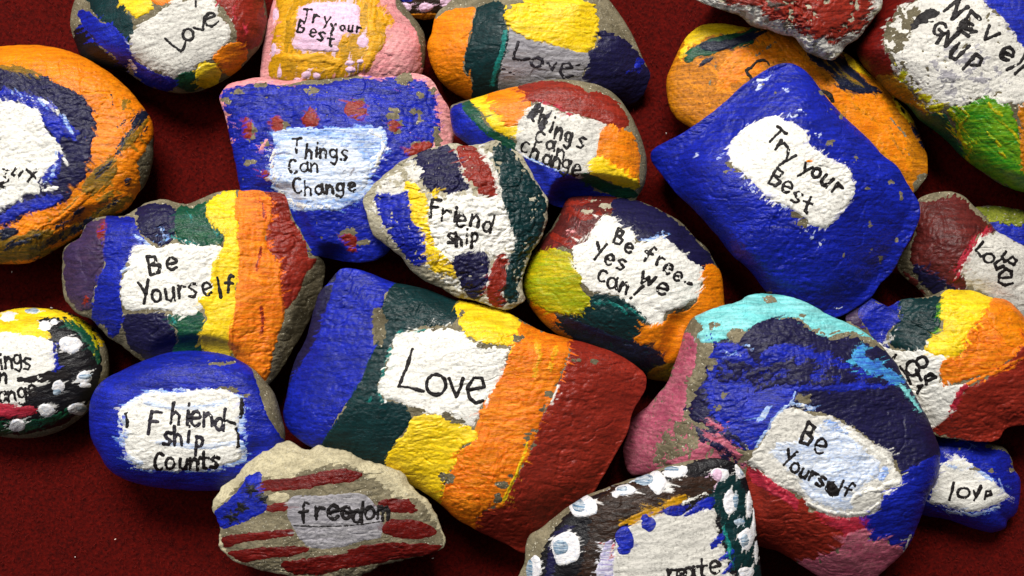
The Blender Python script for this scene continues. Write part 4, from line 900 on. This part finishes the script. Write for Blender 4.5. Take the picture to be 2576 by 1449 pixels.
R.paint('red', '@11 1710,1100 1900,1140 2100,1210 2270,1310 2330,1420 @12 2320,60 2240,190 2190,370 2100,550 1990,750 1820,920 1580,1150 1390,1330 1250,1260 1000,1150 1020,1020 1100,950 1200,910 1270,800 1330,700 1400,560 1450,450 1490,300 1560,170 1620,30 @11 1660,1400 1700,1300 1730,1200', e=3, ang=-20, drop=.03)
R.paint('redorange', '@11 1340,985 1500,1045 1700,1090 1720,1180 1700,1280 1640,1400 @12 1600,120 1540,170 1480,330 1440,480 1390,600 1310,720 1260,830 1200,920 1080,960 1020,1020 1010,1110 880,1060 720,920 760,800 830,640 880,520 960,470 1020,400 1010,330 1060,200 1130,60 @11 1180,1449 1235,1340 1260,1230 1290,1180 1330,1130', e=6, t=.06, ang=70, drop=.03)
R.paint('yellow', '@12 530,260 640,230 780,250 960,320 1020,370 1010,420 900,490 860,600 780,750 740,910 620,870 480,770 340,640 370,500 420,430 490,370', e=5, t=.05)
R.chips('1520,190,24,16 1400,440,30,60 1450,350,30,14 1280,690,14,12 800,710,60,34 1190,870,26,30 1560,80,30,24 1450,465,24,18 1215,760,40,36', '12', m='stonegrey')
R.chips('1340,1100,55,26 1080,1160,50,16 900,920,30,30 1910,1280,26,12 1775,1265,34,12 700,1035,30,12', '11', m='stonegrey')
R.chips('560,205,70,26 790,225,40,30 900,285,60,18 820,260,30,16', '12', m='stonegrey')
R.brush('white', '1640,20 1600,90 1580,150 1560,180 / 1100,60 1060,150 / 1130,60 1090,160', '12', 5, ang=70, drop=.3)
R.brush('red', '1450,850 1400,900 1470,830', '12', 16, drop=.2)
R.brush('yellow', '1410,440 1370,560 1320,680 1260,800 1230,880', '12', 6, ang=70, drop=.25)
R.pen('1037,878 1026,915 1014,945 1003,972 1030,975 1065,985', 'F', 9, drop=.08, label='letter L of Love written in black marker')
R.pen('o1097,968,25,26 / 1130,952 1138,975 1148,998 1158,975 1165,952 / 1178,982 1218,974 1212,952 1192,950 1175,975 1180,1000 1197,1014 1215,1008', 'F', 9, drop=.1, label='letters ove written in black marker')

R.brush('amber', '1480,1150 1500,1260 1440,1400 / 1620,1160 1580,1330', '11', 12, ang=70, drop=.38, e=7)
R.brush('redorange', '1000,480 900,640 / 1250,500 1150,700 1000,900 / 1100,350 1000,600', '12', 14, ang=60, drop=.36, e=7)

R = Rock('turq', 'large blue stone with turquoise rim, pink side and Be Yourself on pale blue',
         '@21 90,940 180,900 300,858 420,830 500,782 640,768 800,788 950,838 1100,928 1250,990 1380,1060 1480,1140 1560,1230 1620,1310 1700,1449 @22 1765,110 1850,260 1905,400 1942,520 1930,700 1850,850 1800,1000 1740,1150 1680,1250 1600,1340 1480,1440 @F 2180,1480 2120,1480 2060,1450 2017,1424 1967,1392 1904,1372 1820,1340 1720,1260 @12 2290,692 2200,690 2140,600 2128,480 2160,380 2170,270 2300,180 2400,60 2455,0 @11 2500,1330 2535,1240 @21 30,1010',
         c=(1990, 1110), zs=3.6, h=1.6, p=3.2, q=.5, fac=1.0, base='stone', rough=0.95, wob=3, over=['be_free', 'rainbow_r', 'small_blue', 'try_blue'], sm=False,
         facets=[(1735, 1000, -1, -.15, .9, 12), (2000, 1320, -.45, 1, .5, 18), (2250, 1330, .6, 1, .4, 20)], down=3.6)
R.paint('rose', '@12 2100,380 2180,230 2300,160 2450,-20 2500,-120 @21 0,1050 100,1150 90,1300 40,1449 @12 2600,150 2560,290 2460,420 2370,560 2330,700 2150,720 2080,600', e=6, drop=.2, ang=60)
R.paint('rose', '@22 0,250 100,330 250,380 420,530 480,560 480,640 250,640 0,640 @12 2400,680 2330,690 2400,500 2500,330 2576,280', drop=.33, e=9, ang=-30)
R.paint('turquoise', '@21 90,925 300,845 420,820 500,770 640,755 800,775 950,825 1100,915 1250,975 1380,1045 1500,1140 1400,1120 1280,1060 1200,1090 1120,1110 1000,1050 850,950 700,960 600,1000 500,1040 400,1080 350,1130 160,1145 110,1080 150,1030', e=5, drop=.07, t=.05, ang=20)
R.paint('indigo', '@21 250,1140 400,1090 550,1010 660,960 820,945 950,1030 1100,1100 1250,1060 1400,1120 1560,1220 1640,1310 1720,1449 @22 1790,110 1880,260 1930,400 1965,550 1930,750 1830,1000 1720,1250 1600,1260 1550,1180 1430,1180 1370,1080 1360,1000 1480,950 1500,850 1640,760 1650,680 1590,560 1450,450 1300,330 1100,230 900,200 800,170 700,250 600,400 500,510 350,450 200,330 50,180 @21 170,1400 180,1300 230,1200', e=6, drop=.06)
R.paint('deepblue', '@21 270,1150 380,1140 470,1180 540,1280 600,1300 600,1220 700,1150 900,1150 1000,1200 1100,1280 1300,1320 1500,1400 1650,1449 @22 1200,60 900,40 850,100 750,250 600,400 500,500 350,420 220,250 170,60 @21 180,1400 200,1250', e=8, ang=10, drop=.08)
R.paint('blue', '@21 300,1150 400,1150 470,1200 420,1240 320,1230', e=5); R.paint('blue', '@21 620,1220 720,1160 880,1170 800,1240 660,1290 620,1280', e=6, drop=.1)
R.paint('blue', '@22 220,60 300,0 420,100 500,60 460,200 380,300 280,250', e=8, drop=.1)
R.paint('blue', '@22 1650,700 1850,560 1960,560 1930,750 1830,1000 1720,1250 1600,1260 1550,1180 1430,1180 1370,1080 1370,990 1480,950 1510,850', e=6, drop=.06)
R.paint('stone', '@21 1000,1030 1100,1090 1160,1060 1350,1080 1480,1140 1440,1160 1250,1090 1130,1130', name='bare_spot', e=7, drop=.3, t=.008)
R.chips('910,110,70,36 260,180,30,30 300,100,40,30 450,560,40,40', '22'); R.chips('210,1290,50,40 240,1010,40,24 650,810,60,24 410,1080,60,40 900,930,26,14', '21')
R.paint('cyan', '1350,1150 1400,1170 1380,1230 1500,1290 1600,1360 1690,1449 1550,1430 1400,1360 1280,1260 1290,1200', tile='21', e=6, ang=-45, drop=.15)
R.brush('turquoise', '1650,20 1700,80 1760,150 1790,200 / 1500,1440 1620,1449', '22', 6, ang=-60)
R.brush('blue', '200,1100 300,1180 420,1220 / 700,1200 850,1250 1050,1240 1250,1330 / 900,1330 1100,1370 1350,1420 / 350,1300 520,1380 700,1330', '21', 14, ang=10, drop=.3, e=7)
R.brush('skyblue', '310,1190 350,1225 430,1230 / 500,1160 520,1200', '21', 4, drop=.25)
R.brush('skyblue', '640,180 610,240 560,280 / 850,60 820,130 760,190 700,240 660,320 600,400 550,480 / 830,150 900,160 1000,190', '22', 7, ang=60, drop=.15)
R.paint('red', '@22 490,610 600,680 750,780 850,850 940,880 960,960 1060,980 1200,1050 1250,1150 1200,1230 1000,1320 850,1350 700,1280 540,1220 520,950 480,800', e=6, drop=.1, ang=-30)
R.paint('crimson', '@22 490,610 620,670 760,780 860,860 860,960 780,880 640,800 520,740', e=6, drop=.15, ang=-40)
R.paint('crimson', '@22 1040,970 1200,1000 1360,1000 1370,1080 1400,1140 1250,1180 1200,1100 1080,1060', e=6, drop=.12, ang=-20)
R.paint('rose', '@22 1200,1150 1370,1080 1430,1180 1540,1140 1550,1200 1670,1270 1580,1400 1480,1500 1050,1500 850,1360 1050,1310 1200,1230', e=8, drop=.2)
R.brush('white', '1720,1140 1690,1220 1670,1270', '22', 6)
R.brush('indigo', '30,200 200,330 380,470 / 100,380 260,470 430,560 / 200,250 330,370 480,480 / 20,300 120,360 / 300,560 420,600', '22', 16, ang=-35, drop=.38, e=8)
R.brush('rose', '200,290 300,340 / 250,400 350,470 420,560', '22', 14, ang=-35, drop=.36, e=7)
R.paint('stone', '@22 -150,330 -60,260 60,300 120,420 60,520 -60,560 -160,620 -220,560', name='bare_spot', e=9, drop=.42, t=.008)
R.paint('indigo', '@21 620,1330 900,1250 1200,1330 1500,1400 1500,1449 @22 900,10 700,20 500,60 @21 500,1400', e=9, drop=.4, ang=10)
R.paint('indigo', '@21 330,1250 500,1300 560,1400 400,1449 250,1400', e=9, drop=.42, ang=-20)
R.paint('offwhite', '@22 790,180 900,200 1000,240 1110,240 1200,290 1300,340 1440,450 1560,510 1600,590 1600,640 1650,700 1640,770 1530,790 1500,850 1490,940 1390,990 1200,1000 1060,970 950,910 900,840 760,780 650,700 560,630 500,600 530,520 610,440 660,330 720,240', name='label_patch', e=4, t=.06)
R.paint('paleblue', '@22 1020,330 1150,300 1300,420 1400,520 1500,600 1440,720 1360,760 1290,850 1260,940 1100,930 950,850 860,700 700,560 690,470 850,420 960,430', e=7, t=.03, ang=-35)
R.brush('white', '1180,330 1300,400 1440,500 1540,560 1590,640 / 950,900 1100,965 1250,985 1400,970 1480,900 / 1500,800 1400,800 1300,850 1270,900', '22', 10, ang=-40, t=.05)
R.paint('skyblue', '@22 1500,640 1540,630 1550,680 1500,740 1480,700', e=3); R.paint('skyblue', '@22 1060,270 1150,290 1200,340 1250,370 1170,360 1090,320', e=4)
R.brush('white', '1540,760 1620,740 / 1420,790 1550,820', '22', 16, t=.06)
R.text('Be', '952,378 1042,475', 56, 20, tile='22', pw=8, w=32)
R.text('Yourself', '805,560 848,632 915,680 985,705 1045,740 1115,785 1190,785 1255,795', 38, 28, tile='22', pw=8, w=25)
R.paint('ink', '1090,740 1140,730 1180,790 1150,850 1100,820', tile='22', e=5, t=.012, drop=.1, name='scribble', label='blotted part of the word Yourself')

R = Rock('freedom', 'flat tan stone with red stripes, black stars on blue and the word freedom',
         '@02 2165,425 2100,460 2050,490 1960,520 1870,600 1790,700 1700,760 1640,830 1605,910 1608,960 1640,1010 1665,1100 1645,1220 1720,1300 1830,1360 1960,1400 2150,1442 @F 760,1462 840,1466 909,1449 959,1423 1025,1406 1075,1396 1099,1386 1119,1373 1119,1349 1105,1316 1092,1283 1065,1249 1029,1216 1022,1196 992,1176 952,1166 912,1156 885,1143 859,1133 @02 2430,465 2360,490 2290,485 2230,450',
         c=(820, 1300), zs=4.3, h=.7, p=5, q=.5, base='limestone', rough=0.9, wob=8, sm=False, over=['friend_counts', 'love_mid'],
         facets=[(760, 1175, -.35, -1, .5, 8), (1010, 1225, .8, -1, .45, 8)], tilt=(0, -.3), down=4.3)
R.paint('stone', '@02 1680,900 1760,820 1880,700 2000,700 2150,700 2400,640 2576,610 @12 200,690 440,860 580,870 690,1020 760,1200 600,1300 200,1449 @02 2200,1430 1800,1340 1690,1220 1670,1050', e=8, t=.004, name='worn_face', label='darker worn face of the stone')
R.paint('blue', '1960,665 1860,700 1830,760 1760,830 1700,900 1630,960 1640,1040 1690,1090 1800,1050 1900,1010 2010,950 2000,850 1970,740', tile='02', e=4, t=.02)


def star(x, y, r, a, k):
    return np.array([(TILE[k][0] + (x + (r if i % 2 == 0 else r * .42) * math.cos(a + i * math.pi / 5)) / 3, TILE[k][1] + (y + (r if i % 2 == 0 else r * .42) * math.sin(a + i * math.pi / 5)) / 3) for i in range(10)])


for sx, sy, sr, sa in ((1890, 795, 68, .3), (1975, 862, 66, 1.0), (1825, 930, 66, .2), (1755, 1005, 70, .7)):
    R.layers.append(dict(m='black', shape=star(sx, sy, sr, sa, '02'), name='star', t=.015, e=3, drop=.16, ang=0, tile='02', sm=0, w=None, fine=0, label='black painted star', es=8))
R.paint('deepred', '@02 1960,800 2000,730 2200,710 2400,670 2576,640 @12 100,660 160,690 80,740 0,745 @02 2450,765 2300,790 2100,810', e=3, t=.02, name='paint_stripe', ang=8, drop=.05)
R.paint('deepred', '2010,935 2080,905 2210,890 2190,940 2130,960 2020,955', tile='02', e=4, t=.02, name='paint_stripe')
R.paint('limestone', '2030,830 2130,820 2200,860 2140,880 2040,890', tile='02', e=4, t=.02, name='chip', label='pale chip in the stone')
R.paint('deepred', '1680,1160 1850,1130 2180,1100 2210,1140 2050,1170 1870,1190 1720,1235 1680,1200', tile='02', e=3, t=.02, name='paint_stripe', ang=8)
R.paint('deepred', '1720,1270 1850,1250 2050,1230 2260,1225 2330,1250 2200,1300 2000,1320 1850,1340 1760,1310', tile='02', e=3, t=.02, name='paint_stripe', ang=5)
R.paint('deepred', '@02 2130,1355 2350,1310 2576,1280 @12 200,1210 400,1200 700,1210 760,1225 680,1280 500,1310 300,1350 0,1400 @02 2400,1440 2200,1430', e=3, t=.02, name='paint_stripe', ang=8)
R.paint('deepred', '@12 270,900 350,870 500,870 560,930 570,960 450,970 330,960', e=3, t=.02, name='paint_stripe')
R.paint('deepred', '@12 310,1070 400,1020 600,1040 720,1110 650,1160 500,1170 350,1140 300,1110', e=2, t=.03, name='paint_stripe')
R.paint('greywhite', '@02 2210,850 2400,840 2576,830 @12 100,820 200,850 270,930 300,1000 310,1060 300,1150 250,1170 100,1200 0,1230 @02 2400,1245 2300,1210 2250,1150 2200,1060 2170,970', e=3, t=.03, name='label_patch', ang=0)
R.pen('@02 2220,1070 2400,1076 2576,1072 @12 150,1060 320,1035', '02', 2.6, name='underline', drop=.05)
R.text('fre', '2298,965 2415,975 2520,970', 52, 0, tile='02', pw=9.5, w=32)
R.text('edom', '40,975 130,968 215,975 315,975', 50, 2, tile='12', pw=9.5, w=30)

R = Rock('polka_b', 'dark stone with white dots round a white patch, cut by the bottom edge',
         '@F 1300,1470 1308,1440 1320,1412 1322,1373 1332,1346 1360,1329 1392,1303 1432,1273 1475,1246 1519,1229 1575,1209 1619,1196 1659,1179 1692,1168 1751,1156 1801,1152 1831,1157 1853,1169 1874,1196 1885,1233 1897,1283 1905,1366 1916,1449 1915,1560 1800,1640 1600,1660 1400,1620 1310,1540',
         c=(1610, 1400), zs=4.8, h=1.2, p=4, q=.5, fac=0.7, base='stone', rough=0.45, wob=2, over=['love_mid', 'turq'], down=4.8, facets=[(1880, 1300, 1, -.1, .6, 8)])
R.paint('black', '@F 1345,1700 1350,1449 1360,1400 1375,1365 1400,1325 1435,1285 1478,1252 1560,1220 1660,1188 1751,1160 1801,1150 1860,1165 1890,1220 1905,1283 1915,1366 1930,1449 1930,1700', e=4, ang=20)
R.paint('indigo', '1370,1449 1385,1370 1420,1320 1440,1340 1400,1400 1390,1480', e=5, drop=.2)
R.paint('brown', '@12 1900,900 2100,760 2400,740 2576,700 @22 200,700 240,800 150,850 0,870 @12 2350,950 2150,1040 2050,1180 1950,1300 1920,1449 1820,1449 1880,1100', e=6, ang=-15)
R.paint('mustard', '@12 2090,1060 2180,1000 2350,930 2420,990 2150,1060', e=6, drop=.2); R.paint('mustard', '@12 2430,900 2576,830 2600,870 2480,960', e=6, drop=.2)
R.paint('darkteal', '@22 240,780 330,700 400,690 470,800 540,1000 560,1300 600,1449 @F 1910,1560 @22 420,1449 350,1300 300,1100 260,950', e=6, ang=75)
R.paint('offwhite', '@F 1540,1400 1553,1360 1590,1322 1640,1300 1680,1296 1722,1292 @22 130,955 240,950 260,1100 310,1250 340,1380 370,1500 @F 1850,1600 1560,1600 1545,1500', name='label_patch', e=5, drop=.06, ang=0)
R.paint('streakwhite', '@12 1950,1320 2010,1180 2060,1200 2050,1449 @F 1545,1520 @12 1930,1449', e=5, ang=80)
R.brush('crimson', '2060,1180 2040,1300', '12', 4); R.brush('white', '2010,1190 1980,1300 / 0,905 100,850 170,820 / 0,1000 60,990 150,960', '22', 4, drop=.2)
R.paint('blue', '@22 20,985 100,910 200,850 235,880 220,930 100,970 30,1000', e=4); R.brush('deepblue', '300,1145 235,1220 / 365,1260 295,1330 / 370,1370 310,1440', '22', 12)
R.brush('teal', '300,1080 350,1200 360,1300 390,1400', '22', 6, drop=.3, ang=80)
R.dots('deepblue', '2140,1170,72,90 2130,1250,50,40 2320,1060,52,56 2290,1010,30,30 2520,960,80,44', '12')
R.dots('dotwhite', '1830,920,112,84 1700,1240,116,134 2150,800,80,42 2380,740,70,90 2510,665,80,46 1465,1390,46,90 2070,830,30,30 1520,1650,60,60', '12')
R.dots('streakblue', '1790,920,55,50 1650,1230,56,60 2290,720,70,40 2500,640,60,18 1420,1400,24,70 2120,790,40,20', '12')
R.dots('dotwhite', '5,650,36,40 282,685,66,54 355,890,42,90 440,640,44,66 505,915,22,100 480,1170,58,80 540,1060,12,120 555,1280,14,100 480,1420,60,44', '22')
R.dots('streakblue', '450,650,22,40 400,880,20,50 430,1040,40,24 470,1180,30,50', '22'); R.dots('lilac', '262,685,40,48', '22')
R.text('re', '2500,1440 2570,1440', 40, -5, tile='12', pw=8, w=28, label='letters re of create in black marker')
R.text('ate', '50,1425 145,1385 245,1385', 46, -5, tile='22', pw=8.5, w=30, label='letters ate of create in black marker')


# ------------------------------------------------------------------ build
by = {r.key: r for r in ROCKS}
for r in ROCKS: r.over_by = []
for r in ROCKS:
    for k in r.over: by[k].over_by.append(r)
for r in ROCKS: r.build()

# ------------------------------------------------------------------ carpet
n = 300; gx = np.concatenate([np.linspace(-1.2, -.28, 40)[:-1], np.linspace(-.28, .28, n), np.linspace(.28, 1.2, 40)[1:]]); gy = np.concatenate([np.linspace(-1.1, -.19, 40)[:-1], np.linspace(-.19, .19, int(n * .66)), np.linspace(.19, 1.1, 40)[1:]]); X, Y = np.meshgrid(gx, gy, indexing='ij')
px = X / S + 1288; py = 724.5 - Y / S
Z = .0009 * (fbm(px, py, 11, 901, 3, .7)) + .0006 * fbm(px, py, 90, 905, 2) - .0004
idx = np.arange(X.size).reshape(X.shape)
Q = np.stack([idx[:-1, :-1], idx[1:, :-1], idx[1:, 1:], idx[:-1, 1:]], -1).reshape(-1, 4)
cm = bpy.data.materials.new('red_carpet'); cm.use_nodes = True
N = cm.node_tree.nodes; L = cm.node_tree.links; b = N['Principled BSDF']
tc = N.new('ShaderNodeTexCoord')
n1 = N.new('ShaderNodeTexNoise'); n1.inputs['Scale'].default_value = 700; n1.inputs['Detail'].default_value = 6; n1.inputs['Roughness'].default_value = .75
L.new(tc.outputs['Object'], n1.inputs['Vector'])
cr = N.new('ShaderNodeValToRGB'); L.new(n1.outputs[0], cr.inputs[0])
cr.color_ramp.elements[0].position = .36; cr.color_ramp.elements[0].color = col('2c0201')
cr.color_ramp.elements[1].position = .66; cr.color_ramp.elements[1].color = col('580803')
L.new(cr.outputs[0], b.inputs['Base Color']); b.inputs['Roughness'].default_value = .95; b.inputs['Specular IOR Level'].default_value = .1
bp = N.new('ShaderNodeBump'); bp.inputs['Strength'].default_value = .5; bp.inputs['Distance'].default_value = .0006
n2 = N.new('ShaderNodeTexNoise'); n2.inputs['Scale'].default_value = 900; n2.inputs['Detail'].default_value = 4
L.new(tc.outputs['Object'], n2.inputs['Vector']); L.new(n2.outputs[0], bp.inputs['Height']); L.new(bp.outputs[0], b.inputs['Normal'])
o = make_mesh('carpet', np.stack([X, Y, Z], -1).reshape(-1, 3), Q, cm, None); o['kind'] = 'structure'
o['label'] = 'dark red felt carpet under the stones'


def ribbons(name, count, length, width, cols, seed, zt, label, box=(-.30, .30, -.18, .18), curl=.6, parent=None, zfun=None):
    R = np.random.RandomState(seed); k = 3
    x0 = R.uniform(box[0], box[1], count); y0 = R.uniform(box[2], box[3], count); a = R.uniform(0, math.tau, count); da = R.normal(0, curl, count)
    ln = length * R.uniform(.5, 1.5, count); P = []
    x, y = x0.copy(), y0.copy(); h = zt * R.uniform(.3, 1.3, count)
    for i in range(k):
        t = i / (k - 1); zz = h * math.sin(math.pi * (.15 + .7 * t)) + .0002
        if zfun is not None: zz = zz + zfun(x0, y0)
        nx, ny = -np.sin(a) * width / 2, np.cos(a) * width / 2
        P.append(np.stack([x - nx, y - ny, zz], -1)); P.append(np.stack([x + nx, y + ny, zz], -1))
        x = x + np.cos(a) * ln / k; y = y + np.sin(a) * ln / k; a = a + da / k
    V = np.stack(P, 1).reshape(-1, 3); base = (np.arange(count) * 2 * k)[:, None, None]
    q = np.array([[2 * i, 2 * i + 2, 2 * i + 3, 2 * i + 1] for i in range(k - 1)])
    Q = (base + q[None]).reshape(-1, 4)
    m = bpy.data.materials.new(name); m.use_nodes = True; N = m.node_tree.nodes; L = m.node_tree.links; b = N['Principled BSDF']
    gi = N.new('ShaderNodeNewGeometry'); r = N.new('ShaderNodeValToRGB'); L.new(gi.outputs['Random Per Island'], r.inputs[0])
    r.color_ramp.elements[0].color = col(cols[0]); r.color_ramp.elements[1].color = col(cols[1])
    L.new(r.outputs[0], b.inputs['Base Color']); b.inputs['Roughness'].default_value = .9; b.inputs['Specular IOR Level'].default_value = .15
    o = make_mesh(name, V, Q, m, parent); o['kind'] = 'stuff'; o['label'] = label
    return o


ribbons('carpet_pile', 45000, .0016, .0002, ('340302', '620e06'), 5, .0008, 'short red carpet fibres')
ribbons('lint', 110, .0011, .00035, ('c8b0a0', 'f0e8e0'), 9, .0010, 'pale lint and crumbs caught in the red carpet', curl=1.5)
